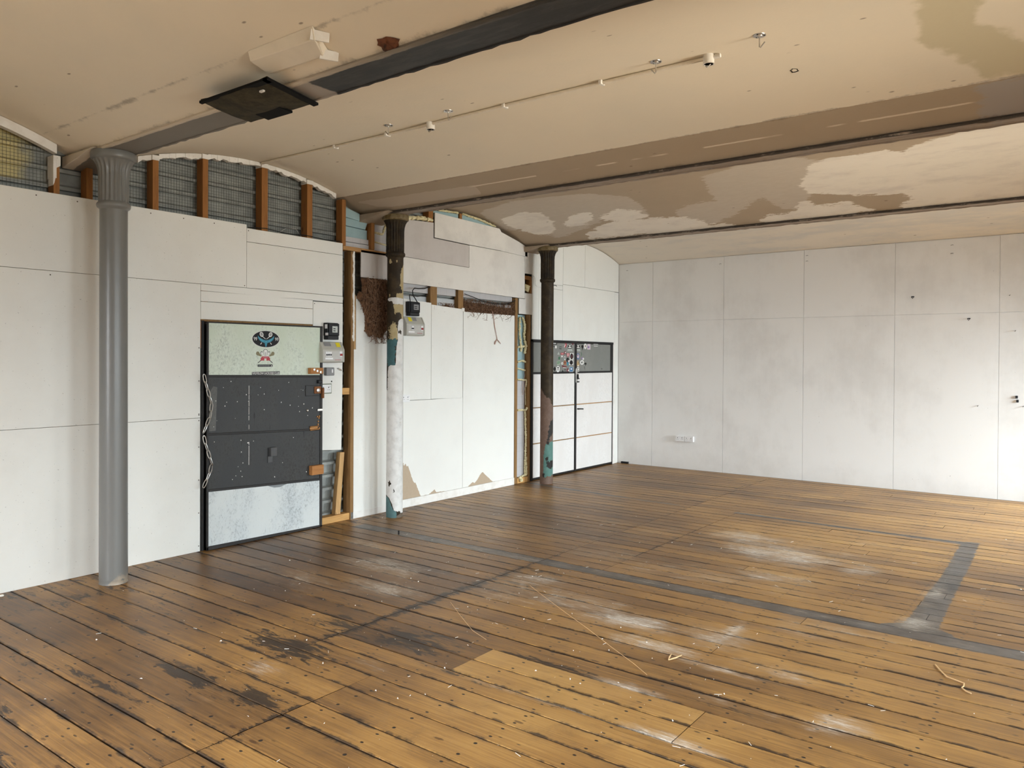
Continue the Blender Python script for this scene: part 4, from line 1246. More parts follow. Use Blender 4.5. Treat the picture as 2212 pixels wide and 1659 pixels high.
def flat(mb, poly, x, mi):
    """thin polygon (any shape) a hair proud of the panel"""
    mb.yz(poly, x - 0.0006, x, mi)


def fan(mb, poly, x, mi):
    mb.yz(poly, x - 0.0006, x, mi)


def text(mb, body, cy, cz, w, h, x, mi):
    cu = bpy.data.curves.new('lettering', 'FONT')
    cu.body = body
    cu.align_x, cu.align_y = 'CENTER', 'CENTER'
    ob = bpy.data.objects.new('lettering', cu)
    COL.objects.link(ob)
    dg = bpy.context.evaluated_depsgraph_get()
    me = bpy.data.meshes.new_from_object(ob.evaluated_get(dg))
    P = np.array([v_.co[:] for v_ in me.vertices])
    c0, c1 = P.min(0), P.max(0)
    sy, sz = w / (c1[0] - c0[0]), h / (c1[1] - c0[1])
    vs = [(x, cy + (p[0] - (c0[0] + c1[0]) / 2) * sy, cz + (p[1] - (c0[1] + c1[1]) / 2) * sz) for p in P]
    mb.add(vs, [tuple(pl.vertices) for pl in me.polygons], mi)
    bpy.data.objects.remove(ob)
    bpy.data.curves.remove(cu)
    bpy.data.meshes.remove(me)


S = {k: plain('sticker_' + k, c, 0.45, 0, 0.04) for k, c in dict(black=(0.012, 0.011, 0.012), white=(0.75, 0.74, 0.71), teal=(0.03, 0.23, 0.33), tealhi=(0.06, 0.34, 0.45), red=(0.42, 0.035, 0.05), olive=(0.21, 0.18, 0.09), grey=(0.30, 0.30, 0.30), dgrey=(0.10, 0.10, 0.10),
     dred=(0.14, 0.02, 0.03), pink=(0.60, 0.32, 0.32), pinkw=(0.62, 0.52, 0.56), pale=(0.40, 0.42, 0.39), green=(0.03, 0.14, 0.06), pgreen=(0.33, 0.40, 0.30), orange=(0.36, 0.14, 0.05), blue=(0.03, 0.15, 0.32), blue2=(0.10, 0.16, 0.28), brown=(0.17, 0.07, 0.03), violet=(0.26, 0.17, 0.36), tan=(0.48, 0.33, 0.16)).items()}
EX, EZ = 0.000379, 0.000326


def e(x, y):
    return (4.928 + (x - 626) * EX, 1.945 + (447 - y) * EZ)


def epoly(pts):
    return [e(*p) for p in pts]


X0 = F1 + 0.0008
q = MB()
flat(q, ell(*e(626, 447), 828 * EX, 500 * EZ, 0, 48), X0, 1)
flat(q, ell(*e(626, 447), 806 * EX, 484 * EZ, 0, 48), X0 + .0004, 0)
for sgn in (-1, 1):
    mx = lambda p: (626 + sgn * (p[0] - 626), p[1])
    wing = [mx(p) for p in ((626, 520), (660, 470), (700, 470), (760, 440), (820, 400), (872, 345), (868, 400), (845, 450), (815, 490), (770, 525), (720, 545), (680, 560), (626, 580))]
    flat(q, epoly(wing), X0 + .0008, 2)
    for dy in (0, 28, 56):
        flat(q, epoly([mx(p) for p in ((700, 480 + dy), (850 - dy, 405 + dy), (852 - dy, 412 + dy), (702, 490 + dy))]), X0 + .0011, 3)
    # racket heads and shafts
    hd = ell(*e(*mx((760, 310))), 105 * EX, 150 * EZ, -32 * sgn)
    flat(q, hd, X0 + .0011, 1)
    flat(q, ell(*e(*mx((760, 308))), 70 * EX, 108 * EZ, -32 * sgn), X0 + .0014, 5)
    flat(q, epoly([mx(p) for p in ((732, 355), (645, 436), (632, 436), (632, 446), (652, 446), (742, 372))]), X0 + .0012, 1)
    flat(q, epoly([mx(p) for p in ((745, 555), (760, 548), (800, 600), (785, 612))]), X0 + .0012, 1)
    text(q, '99', *e(308 if sgn < 0 else 950, 445), 100 * EX, 105 * EZ, X0 + .0012, 1)
flat(q, epoly([(585, 540), (668, 540), (655, 610), (640, 665), (620, 685), (605, 660), (592, 610)]), X0 + .0009, 2)
flat(q, epoly([(610, 500), (626, 470), (642, 500), (636, 540), (616, 540)]), X0 + .0012, 3)
lab(q.build('sticker', [S['black'], S['white'], S['teal'], S['tealhi'], S['red'], S['grey']], d1), 'oval black sticker with a blue bird, crossed lacrosse sticks and 99 twice')
q = MB()
for sgn in (-1, 1):
    mx = lambda p: (608 + sgn * (p[0] - 608), p[1])
    flat(q, ell(*e(*mx((832, 880))), 100 * EX, 125 * EZ, -38 * sgn), X0, 0)
    flat(q, epoly([mx(p) for p in ((860, 930), (800, 850), (715, 950), (740, 965))]), X0 + .0001, 0)
    flat(q, epoly([mx(p) for p in ((725, 1080), (745, 1068), (832, 1150), (822, 1170))]), X0, 4)
    flat(q, epoly([mx(p) for p in ((700, 960), (748, 1020), (748, 1105), (715, 1085), (640, 1090), (640, 965))]), X0 + .0003, 2)
    flat(q, ell(*e(*mx((712, 870))), 80 * EX, 120 * EZ, -18 * sgn), X0 + .0001, 4)
    flat(q, ell(*e(*mx((708, 878))), 58 * EX, 96 * EZ, -18 * sgn), X0 + .0004, 1)
flat(q, epoly([(530, 930), (690, 930), (705, 960), (515, 960)]), X0 + .0003, 1)
flat(q, ell(*e(612, 800), 125 * EX, 110 * EZ), X0 + .0005, 4)
flat(q, ell(*e(612, 803), 96 * EX, 84 * EZ), X0 + .0008, 1)
flat(q, epoly([(560, 830), (665, 830), (650, 965), (575, 965)]), X0 + .0006, 1)
for xx in (582, 610, 638):
    flat(q, epoly([(xx - 4, 840), (xx + 4, 840), (xx + 4, 960), (xx - 4, 960)]), X0 + .0009, 4)
flat(q, epoly([(505, 965), (712, 965), (700, 1025), (515, 1025)]), X0 + .0010, 2)
text(q, 'WALES', *e(608, 992), 160 * EX, 34 * EZ, X0 + .0014, 3)
lab(q.build('sticker', [S['olive'], S['white'], S['red'], S['pink'], S['dgrey']], d1), 'three feather badge with crossed olive sticks and red ribbon')
q = MB()
flat(q, epoly([(380, 1205), (825, 1205), (825, 1272), (380, 1272)]), X0, 0)
xx = 400
while xx < 745:
    w_ = random.uniform(7, 20)
    flat(q, epoly([(xx, 1228), (xx + w_, 1226), (xx + w_, 1252), (xx, 1252)]), X0 + .0003, 1)
    xx += w_ + random.uniform(5, 11)
flat(q, ell(*e(790, 1245), 30 * EX, 36 * EZ), X0 + .0003, 2)
lab(q.build('sticker', [S['black'], S['grey'], S['white']], d1), 'narrow black strip sticker with a white dot')
q = MB()
flat(q, epoly([(212, 1424), (1048, 1410), (1046, 1508), (212, 1524)]), X0, 0)
text(q, 'WILMSLOW LACROSSE CLUB', *e(628, 1468), 806 * EX, 66 * EZ, X0 + .0004, 1)
lab(q.build('sticker', [S['dgrey'], S['white']], d1), 'dark strip sticker with white capital letters')


# ---- chains on the door edge
def chain(pts, label):
    P = [Vector(p) for p in pts]
    L_ = [0]
    for i in range(1, len(P)):
        L_.append(L_[-1] + (P[i] - P[i - 1]).length)

    def at(s):
        for i in range(1, len(P)):
            if s <= L_[i] or i == len(P) - 1:
                t = (s - L_[i - 1]) / (L_[i] - L_[i - 1])
                return P[i - 1].lerp(P[i], t), (P[i] - P[i - 1]).normalized()
    root = thing('chain', P[-1], label, 'chain', 'two chains on the charcoal door')
    nL = int(L_[-1] / 0.066)
    for k in range(nL):
        c, t = at((k + 0.5) * L_[-1] / nL)
        sd = Vector((0, t.z, -t.y)).normalized() if k % 2 == 0 else Vector((1, 0, 0))
        ring = []
        for i in range(16):
            a = 2 * math.pi * i / 16
            ring.append(c + t * (0.041 * math.cos(a) * (1.0 if abs(math.cos(a)) > .7 else .95)) + sd * 0.0135 * math.copysign(abs(math.sin(a)) ** 0.6, math.sin(a)))
        q = MB().tube(ring, 0.0040, 8, 0, True)
        q.build('link', M['steel'], root, True)
    return root


chain([(0.062, 4.262, 1.605), (0.064, 4.278, 1.53), (0.066, 4.305, 1.44), (0.066, 4.336, 1.345), (0.064, 4.325, 1.24), (0.062, 4.285, 1.14), (0.058, 4.262, 1.085)], 'upper bright chain looped on the left edge of the charcoal door')
chain([(0.062, 4.262, 1.050), (0.064, 4.278, 0.98), (0.066, 4.31, 0.88), (0.066, 4.338, 0.80), (0.064, 4.322, 0.72), (0.062, 4.285, 0.64), (0.058, 4.262, 0.590)], 'lower bright chain looped on the left edge of the charcoal door')

# ------------------------------------------------------------------ white double door with sticker covered top panels
d2 = bpy.data.objects.new('door_2', None)
COL.objects.link(d2)
d2.location = (0.0, 10.6, 0.0)
WPOS['door_2'] = (0.0, 10.6, 0.0)
struct(d2, 'white double door with grey sticker covered top panels')
q = MB()
q.box(-0.10, 0.020, 9.424, 9.462, 0.0, 2.048)
q.box(-0.10, 0.020, 9.424, 11.798, 2.012, 2.048)
q.box(-0.10, 0.014, 11.765, 11.798, 0.0, 2.012)
q.build('door_frame', M['black_metal'], d2, False, 0.003)
for (a, b, nm) in ((9.464, 10.584, 'left'), (10.642, 11.764, 'right')):
    q = MB().box(-0.03, 0.006, a, b, 0.012, 2.010)
    q.box(0.0, 0.012, a, b, 0.012, 0.036)
    q.box(0.0, 0.012, a, b, 1.545, 1.572)
    if nm == 'right':
        q.box(0.0, 0.012, b - 0.065, b, 1.57, 2.01)
    lf = lab(q.build('door_leaf', M['black_metal'], d2), nm + ' leaf')
    lab(MB().box(0.0, 0.016, a + .004, b - (.07 if nm == 'right' else .004), 1.574, 2.006).build('door_panel', M['door_grey'], d2, False, .002), 'grey top panel of the %s leaf, dotted with stickers' % nm)
    for z0, z1 in ((1.062, 1.543), (0.540, 1.048), (0.038, 0.526)):
        MB().box(0.0, 0.016, a + .004, b - .004, z0, z1).build('door_panel', M['door_white'], d2, False, .003)
    for z in (1.055, 0.533):
        lab(MB().box(0.0, 0.020, a + .004, b - .004, z - .006, z + .006).build('door_rail', M['rail_pale'] if nm == 'right' else M['stud_dark'], d2, False, .002), 'thin timber rail between white panels')
lab(MB().box(-0.02, 0.022, 10.586, 10.640, 0.012, 2.010).build('meeting_strip', M['black_metal'], d2, False, .003), 'dark strip where the leaves meet')
for z, h in ((1.50, .06), (1.41, .02), (1.46, .02)):
    MB().box(0.02, 0.035, 10.64, 10.70 - (0.02 if h > .05 else 0), z - h / 2, z + h / 2).build('lock_plate', M['black_metal'], d2, False, .004)
lab(MB().tube([(0.022, 10.665, 0.985), (0.05, 10.665, 0.985), (0.055, 10.70, 0.985), (0.055, 10.78, 0.98)], 0.010).build('door_handle', M['black_metal'], d2, True), 'black lever handle')
lab(MB().box(0.016, 0.024, 10.61, 10.66, 1.40, 1.62).build('bolt', M['steel'], d2, False, .003), 'steel bolt at the meeting edge')
STK = [('black', 'rect', 10.007, 1.998, 0.15, 0.031, 0),
       ('white', 'rect', 9.999, 2.0, 0.118, 0.011, 0),
       ('dgrey', 'rect', 9.98, 1.956, 0.087, 0.022, 0),
       ('white', 'oval', 10.053, 1.946, 0.047, 0.044, 0),
       ('black', 'rect', 10.179, 1.935, 0.063, 0.034, 0),
       ('white', 'rect', 10.179, 1.935, 0.057, 0.007, 0),
       ('red', 'rect', 10.318, 1.977, 0.049, 0.067, -40),
       ('white', 'rect', 10.297, 1.968, 0.016, 0.054, -40),
       ('black', 'dome', 10.438, 1.961, 0.109, 0.064, 0),
       ('white', 'tee', 10.438, 1.961, 0.093, 0.05, 0),
       ('pale', 'trap', 10.443, 1.905, 0.159, 0.036, 0),
       ('dred', 'rect', 10.522, 2.008, 0.046, 0.041, 10),
       ('pale', 'tri', 10.124, 1.854, 0.064, 0.044, 0),
       ('red', 'rect', 10.229, 1.846, 0.085, 0.032, 0),
       ('pink', 'rect', 10.229, 1.846, 0.049, 0.015, 0),
       ('dred', 'oval', 10.308, 1.863, 0.059, 0.05, 0),
       ('white', 'oval', 10.315, 1.865, 0.028, 0.022, 30),
       ('red', 'shield', 10.39, 1.825, 0.074, 0.064, 0),
       ('white', 'rect', 10.388, 1.832, 0.023, 0.045, 0),
       ('white', 'rect', 10.495, 1.808, 0.104, 0.101, 0),
       ('black', 'oval', 10.495, 1.808, 0.09, 0.089, 0),
       ('dred', 'rect', 10.495, 1.808, 0.06, 0.007, 35),
       ('dred', 'rect', 10.495, 1.808, 0.012, 0.055, 20),
       ('green', 'oval', 10.145, 1.779, 0.046, 0.05, 0),
       ('white', 'dtri', 10.221, 1.802, 0.069, 0.031, 0),
       ('white', 'rect', 10.299, 1.78, 0.037, 0.054, 12),
       ('black', 'oval', 10.299, 1.782, 0.019, 0.04, 20),
       ('black', 'oval', 10.382, 1.751, 0.083, 0.072, -20),
       ('pinkw', 'oval', 10.403, 1.735, 0.033, 0.032, 0),
       ('white', 'rect', 10.483, 1.712, 0.119, 0.074, 0),
       ('black', 'oval', 10.483, 1.712, 0.097, 0.069, 0),
       ('pgreen', 'rect', 10.126, 1.708, 0.089, 0.062, 8),
       ('green', 'rect', 10.125, 1.724, 0.081, 0.009, 8),
       ('green', 'rect', 10.126, 1.704, 0.08, 0.01, 8),
       ('white', 'oval', 10.227, 1.699, 0.054, 0.04, 0),
       ('pale', 'oval', 10.228, 1.698, 0.029, 0.022, 0),
       ('orange', 'oval', 10.304, 1.708, 0.071, 0.072, 0),
       ('dred', 'oval', 10.304, 1.712, 0.036, 0.031, 0),
       ('teal', 'dtri', 10.383, 1.683, 0.063, 0.064, 0),
       ('dred', 'rect', 10.293, 1.65, 0.124, 0.021, -4),
       ('dred', 'rect', 10.243, 1.659, 0.033, 0.027, 30),
       ('white', 'rect', 10.301, 1.636, 0.099, 0.008, 0),
       ('black', 'diam', 10.021, 1.616, 0.076, 0.078, 0),
       ('white', 'oval', 10.113, 1.615, 0.094, 0.096, 0),
       ('black', 'oval', 10.113, 1.633, 0.035, 0.031, 0),
       ('black', 'rect', 10.113, 1.602, 0.056, 0.01, 0),
       ('green', 'oval', 9.96, 1.59, 0.05, 0.05, 0),
       ('black', 'tri', 10.244, 1.587, 0.046, 0.031, 0),
       ('black', 'rect', 10.31, 1.596, 0.012, 0.036, 0),
       ('black', 'rect', 10.31, 1.606, 0.036, 0.008, 0),
       ('dred', 'oval', 10.384, 1.597, 0.065, 0.053, 0),
       ('white', 'oval', 10.403, 1.59, 0.03, 0.027, 0),
       ('white', 'rect', 10.485, 1.606, 0.103, 0.077, 0),
       ('blue', 'rect', 10.485, 1.606, 0.091, 0.069, 0),
       ('white', 'shield', 10.486, 1.61, 0.042, 0.028, 0),
       ('black', 'dome', 10.681, 1.965, 0.106, 0.064, 0),
       ('white', 'tee', 10.681, 1.965, 0.09, 0.05, 0),
       ('pale', 'trap', 10.69, 1.908, 0.121, 0.037, 0),
       ('black', 'oval', 10.808, 1.967, 0.067, 0.046, 0),
       ('black', 'dtri', 10.806, 1.93, 0.044, 0.056, 0),
       ('white', 'oval', 10.896, 1.973, 0.084, 0.094, 0),
       ('brown', 'diam', 10.896, 1.973, 0.034, 0.042, 0),
       ('pinkw', 'rect', 11.004, 1.965, 0.097, 0.089, 0),
       ('violet', 'oval', 10.995, 1.958, 0.054, 0.038, 0),
       ('white', 'rect', 11.223, 2.009, 0.14, 0.019, 0),
       ('dgrey', 'rect', 11.223, 2.0, 0.13, 0.007, 0),
       ('white', 'rect', 11.223, 1.979, 0.121, 0.009, 0),
       ('blue2', 'oval', 10.679, 1.809, 0.097, 0.099, 0),
       ('pinkw', 'oval', 10.679, 1.811, 0.057, 0.06, 0),
       ('dred', 'oval', 10.674, 1.822, 0.022, 0.023, 0),
       ('green', 'rect', 10.783, 1.855, 0.011, 0.041, 25),
       ('green', 'rect', 10.783, 1.83, 0.01, 0.042, -25),
       ('violet', 'rect', 10.797, 1.781, 0.041, 0.025, 20),
       ('white', 'oval', 10.836, 1.77, 0.047, 0.038, 0),
       ('tan', 'oval', 10.68, 1.684, 0.09, 0.069, 0),
       ('tan', 'rect', 10.658, 1.717, 0.022, 0.051, 10),
       ('tan', 'rect', 10.693, 1.721, 0.023, 0.051, 0),
       ('white', 'oval', 10.685, 1.661, 0.035, 0.023, 0),
       ('white', 'oval', 10.8, 1.713, 0.119, 0.072, 0),
       ('dgrey', 'oval', 10.8, 1.713, 0.062, 0.032, 0),
       ('pale', 'oval', 10.806, 1.709, 0.031, 0.018, 0),
       ('black', 'shield', 10.904, 1.684, 0.026, 0.052, 0),
       ('black', 'rect', 10.882, 1.693, 0.018, 0.028, -35),
       ('black', 'rect', 10.926, 1.693, 0.018, 0.028, 35),
       ('dgrey', 'rect', 10.878, 1.623, 0.012, 0.051, 25),
       ('dgrey', 'rect', 10.878, 1.644, 0.036, 0.005, 0),
       ('white', 'rect', 10.673, 1.602, 0.079, 0.071, 0),
       ('black', 'rect', 10.672, 1.611, 0.035, 0.014, 40),
       ('black', 'rect', 10.681, 1.581, 0.052, 0.01, 0),
       ('dgrey', 'diam', 11.416, 1.608, 0.048, 0.024, 0)]


def shape(k, y, z, w, h, a):
    if k == 'oval':
        return ell(y, z, w, h, a)
    if k == 'rect':
        p = [(y - w / 2, z - h / 2), (y + w / 2, z - h / 2), (y + w / 2, z + h / 2), (y - w / 2, z + h / 2)]
    elif k == 'tri':
        p = [(y - w / 2, z - h / 2), (y + w / 2, z - h / 2), (y, z + h / 2)]
    elif k == 'dtri':
        p = [(y, z - h / 2), (y + w / 2, z + h / 2), (y - w / 2, z + h / 2)]
    elif k == 'diam':
        p = [(y, z - h / 2), (y + w / 2, z), (y, z + h / 2), (y - w / 2, z)]
    elif k == 'trap':
        p = [(y - w / 2, z - h / 2), (y + w / 2, z - h / 2), (y + w * .38, z + h / 2), (y - w * .38, z + h / 2)]
    elif k == 'shield':
        p = [(y, z - h / 2), (y + w * .35, z - h * .2), (y + w / 2, z + h * .1), (y + w / 2, z + h / 2), (y - w / 2, z + h / 2), (y - w / 2, z + h * .1), (y - w * .35, z - h * .2)]
    elif k == 'dome':
        p = [(y - w / 2, z - h / 2), (y + w / 2, z - h / 2)] + [(y + w / 2 * math.cos(t * math.pi / 12), z - h * .1 + h * .6 * math.sin(t * math.pi / 12)) for t in range(13)]
    elif k == 'tee':
        p = [(y - w * .5, z - h * .45), (y + w * .5, z - h * .45), (y + w * .42, z - h * .18), (y + w * .12, z - h * .15), (y + w * .12, z + h * .2), (y + w * .32, z + h * .25), (y + w * .32, z + h * .42),
             (y - w * .32, z + h * .42), (y - w * .32, z + h * .25), (y - w * .12, z + h * .2), (y - w * .12, z - h * .15), (y - w * .42, z - h * .18)]
    return rot(p, y, z, a)


NAMES = dict(black='black', white='white', dgrey='dark grey', red='red striped', pale='pale grey', dred='dark red', green='green', pgreen='pale green', orange='orange', teal='dark teal', blue='blue', blue2='blue', brown='brown', violet='violet', tan='tan', pinkw='pale pink', pink='pink')
done_ = []          # a shape lying inside an earlier one is printed on that sticker
for (c, k, y, z, w, h, a) in STK:
    host = None
    for t in done_:
        if abs(t[1] - y) < t[3] / 2 and abs(t[2] - z) < t[4] / 2 and w * h < t[3] * t[4] * 1.3:
            host = t
    if host:
        host[5].append((c, k, y, z, w, h, a))
    else:
        done_.append((c, y, z, w, h, [(c, k, y, z, w, h, a)]))
for t in done_:
    q = MB()
    cols = []
    for i, (c, k, y, z, w, h, a) in enumerate(t[5]):
        if c not in cols:
            cols.append(c)
        flat(q, shape(k, y, z, w, h, a), 0.0168 + 0.0004 * i, cols.index(c))
    lab(q.build('sticker', [S[c] for c in cols], d2), NAMES[t[0]] + ' sticker')

# ------------------------------------------------------------------ cast iron columns
CAMXY = np.array([6.4774, 0.3525])


def col_uv(P, cx, cy, R):
    d = CAMXY - np.array([cx, cy])
    d /= np.linalg.norm(d)
    r = np.array([-d[1], d[0]])
    nrm = P[:, :2] - np.array([cx, cy])
    nrm = nrm / (np.linalg.norm(nrm, axis=1, keepdims=True) + 1e-9)
    return 0.5 + 0.5 * (nrm @ r)


def column(cx, cy, R, zr, mat_shaft, mat_head, mat_cap, label, layers, base_r=1.0):
    root = thing('cast_iron_column', (cx, cy, 0), label, 'column')
    N, seg = 230, 56
    prof = [(R * base_r * 1.04, 0.0), (R * base_r, 0.02)] + [(R * (1.0 + 0.035 * (1 - i / N) ** 2), 0.02 + (zr - 0.02) * i / N) for i in range(1, N + 1)]
    q = MB().lathe(prof, cx, cy, seg)
    P = np.array(q.v)
    u = col_uv(P, cx, cy, R)
    attrs = {k: usdf(u * 2 * R, P[:, 2], [[(a * 2 * R, b) for a, b in poly] for poly in polys]) for k, polys in layers.items()}
    q.build('shaft', mat_shaft, root, True, 0, attrs)
    q = MB().lathe([(R, zr - .012), (R * 1.05, zr - .004), (R * 1.17, zr + .004), (R * 1.22, zr + .016), (R * 1.22, zr + .03), (R * 1.16, zr + .042), (R * 1.06, zr + .05), (R * 1.0, zr + .055)], cx, cy, 48)
    q.build('necking_ring', mat_head, root, True)
    q = MB().lathe([(R * 1.08, zr + .045), (R * 1.10, zr + .07), (R * 1.10, 3.17), (R * 1.14, 3.215), (R * 1.26, 3.255), (R * 1.44, 3.285), (R * 1.5, 3.292)], cx, cy, 160, 0, (zr + .06, 3.26, 20, 0.011))
    q.build('fluted_neck', mat_head, root, True)
    q = MB().lathe([(R * 1.50, 3.288), (R * 1.60, 3.294), (R * 1.64, 3.305), (R * 1.64, 3.338), (R * 1.60, 3.350), (R * 1.3, 3.353)], cx, cy, 48)
    q.build('capital', mat_cap, root, True)
    return root


n = NT('grey_column_paint', 0.32, 0.5)
o_ = n.sep()
chip = n.step(n.noise(14, 5, 0.7, n.mapping((1, 1, 0.6))), 0.725, 0.735)
low = n.m('MULTIPLY', n.step(n.m('ADD', o_[2], n.m('MULTIPLY', n.noise(18, 4, 0.7), 0.16)), 0.17, 0.10), n.step(n.noise(9), 0.5, 0.56))
col = n.mix(n.noise(3, 4), (0.168, 0.168, 0.160), (0.195, 0.193, 0.183))
col = n.mix(n.m('MULTIPLY', chip, 0.8), col, (0.50, 0.48, 0.45))
col = n.mix(low, col, (0.36, 0.30, 0.23))
M['col_grey'] = n.out(col, None, n.noise(26, 3), 0.25, 0.003)

DARK = (0.030, 0.021, 0.012)


def peel(name, layers, base=DARK, base2=(0.055, 0.038, 0.020), wob=0.05, scale=16):
    n = NT(name, 0.58, 0.18)
    nz = n.m('MULTIPLY', n.m('SUBTRACT', n.noise(scale, 5, 0.7, n.mapping((1, 1, 0.55))), 0.5), wob)
    fine = n.m('MULTIPLY', n.m('SUBTRACT', n.noise(scale * 3.2, 4, 0.65, n.mapping((1, 1, 0.6))), 0.5), wob * 0.5)
    col = n.mix(n.step(n.noise(9, 5, 0.7), 0.4, 0.66), base, base2)
    bm = n.noise(40, 3)
    for (at, c, c2, kk) in layers:
        msk = n.step(n.m('ADD', n.attr(at), n.m('MULTIPLY', n.m('ADD', nz, fine), kk)), -0.0012, 0.0012)
        col = n.mix(msk, col, n.mix(n.step(n.noise(12, 5, 0.7), 0.4, 0.7), c, c2))
        bm = n.m('ADD', bm, n.m('MULTIPLY', msk, 0.6))
    fl_ = n.step(n.noise(45, 3, 0.6), 0.715, 0.735)
    col = n.mix(n.m('MULTIPLY', fl_, 0.6), col, (0.38, 0.33, 0.23))
    return n.out(col, None, bm, 0.35, 0.004)


CR, CR2 = (0.40, 0.315, 0.165), (0.46, 0.38, 0.22)
M['col_peel'] = peel('peeling_column_paint', [('cream', CR, CR2, 1.0), ('speck', CR, CR2, 3.2), ('teal', (0.050, 0.115, 0.125), (0.065, 0.15, 0.16), 2.0), ('white', (0.70, 0.69, 0.665), (0.58, 0.565, 0.54), 0.45), ('chip', DARK, DARK, 2.6), ('teal2', (0.085, 0.155, 0.16), (0.10, 0.19, 0.19), 0.5), ('foot', (0.13, 0.10, 0.075), (0.18, 0.145, 0.11), 0.5)])
M['col_dark'] = peel('dark_column_paint', [('primer', (0.135, 0.085, 0.062), (0.17, 0.115, 0.088), 2.2), ('teal', (0.085, 0.175, 0.15), (0.11, 0.215, 0.185), 1.6), ('black', (0.022, 0.020, 0.018), (0.035, 0.03, 0.024), 1.8)])
M['col_head'] = peel('dark_fluted_paint', [], (0.022, 0.016, 0.011), (0.050, 0.036, 0.018))
n = NT('brown_capital', 0.55, 0.35)
M['col_cap'] = n.out(n.mix(n.step(n.noise(14, 5, 0.7), 0.42, 0.62), (0.12, 0.082, 0.030), (0.20, 0.15, 0.075)), None, n.noise(30, 4), 0.4, 0.004)


def zc2(v_):
    return (1118 - v_) / (1118 - 455) * 3.36


def A3(pts):
    return [((x - 165) / 165, zc2(440 + .21705 * y)) for x, y in pts]


def A4(pts):
    return [((x - 162) / 163, zc2(780 + .21705 * y)) for x, y in pts]


L2 = dict(
    cream=[A3([(345, 545), (318, 600), (305, 660), (300, 760), (292, 790), (308, 800), (318, 860), (262, 872), (262, 915), (345, 920)]),
           A3([(228, 975), (345, 970), (345, 1135), (318, 1130), (312, 1075), (290, 1058), (255, 1060), (243, 1110), (236, 1040)]),
           A3([(185, 520), (205, 530), (212, 560), (200, 572), (188, 545)]), A3([(252, 535), (268, 535), (270, 562), (256, 560)]), A3([(180, 868), (205, 872), (205, 905), (185, 905)])],
    speck=[A3([(215, 1175), (245, 1150), (262, 1200), (285, 1260), (285, 1335), (245, 1345), (195, 1340), (190, 1200)])],
    teal=[A3([(150, 1330), (285, 1330), (262, 1400), (250, 1600), (150, 1600)])],
    white=[A3([(172, 918), (200, 908), (330, 915), (345, 915), (345, 978), (225, 975), (215, 945), (190, 948), (172, 935)]),
           A3([(276, 1330), (273, 1200), (285, 1140), (310, 1120), (345, 1135), (345, 1659), (250, 1659), (262, 1400)]),
           A4([(178, 40), (200, 22), (240, 25), (262, 20), (345, 0), (345, 1520), (300, 1512), (262, 1492), (238, 1480), (215, 1405), (190, 1355), (158, 1330), (150, 1200), (150, 300), (168, 260), (172, 100)])],
    chip=[A4([(180, 1185), (200, 1190), (200, 1250), (182, 1240)]), A4([(215, 1275), (235, 1275), (235, 1300), (215, 1300)]), A4([(255, 1500), (300, 1512), (275, 1540), (258, 1530)]), A3([(288, 1240), (300, 1240), (300, 1262), (288, 1262)]), A4([(150, -40), (172, -40), (170, 260), (150, 300)])],
    teal2=[A4([(150, 1345), (182, 1352), (205, 1400), (215, 1440), (232, 1475), (262, 1500), (268, 1580), (150, 1590)])],
    foot=[A4([(262, 1545), (300, 1520), (345, 1525), (345, 1600), (262, 1600)]), A4([(150, 1572), (345, 1572), (345, 1620), (150, 1620)])])


def zc3(v_):
    return (1046 - v_) / (1046 - 535) * 3.36


def A5(pts):
    return [((x - 378) / 150, zc3(780 + .17478 * y)) for x, y in pts]


L3 = dict(primer=[A5([(360, 350), (390, 370), (412, 400), (440, 440), (465, 465), (490, 485), (500, 545), (530, 555), (545, 560), (545, 1560), (360, 1560)])],
          teal=[A5([(440, 1030), (480, 1015), (545, 985), (545, 1400), (500, 1425), (470, 1430), (430, 1440), (415, 1300), (425, 1120)])],
          black=[A5([(495, 760), (545, 700), (545, 880), (510, 910), (490, 985), (478, 1040), (450, 1030), (455, 950), (468, 880), (490, 850)]),
                 A5([(455, 1190), (475, 1180), (490, 1250), (530, 1230), (545, 1290), (505, 1330), (450, 1310)]), A5([(410, 1400), (428, 1400), (425, 1440), (405, 1450)])])
column(0.3628, 3.3103, 0.0995, 2.918, M['col_grey'], M['col_grey'], M['col_grey'], 'smooth grey painted cast iron column with fluted head', {})
column(0.2617, 6.4556, 0.0895, 2.893, M['col_peel'], M['col_head'], M['col_cap'], 'peeling cast iron column, dark brown above and white below', L2)
column(0.2858, 9.4229, 0.0895, 2.855, M['col_dark'], M['col_head'], M['col_cap'], 'dark brown cast iron column in front of the sticker doors', L3)

# ------------------------------------------------------------------ electrics
G2 = 'electricity meters'


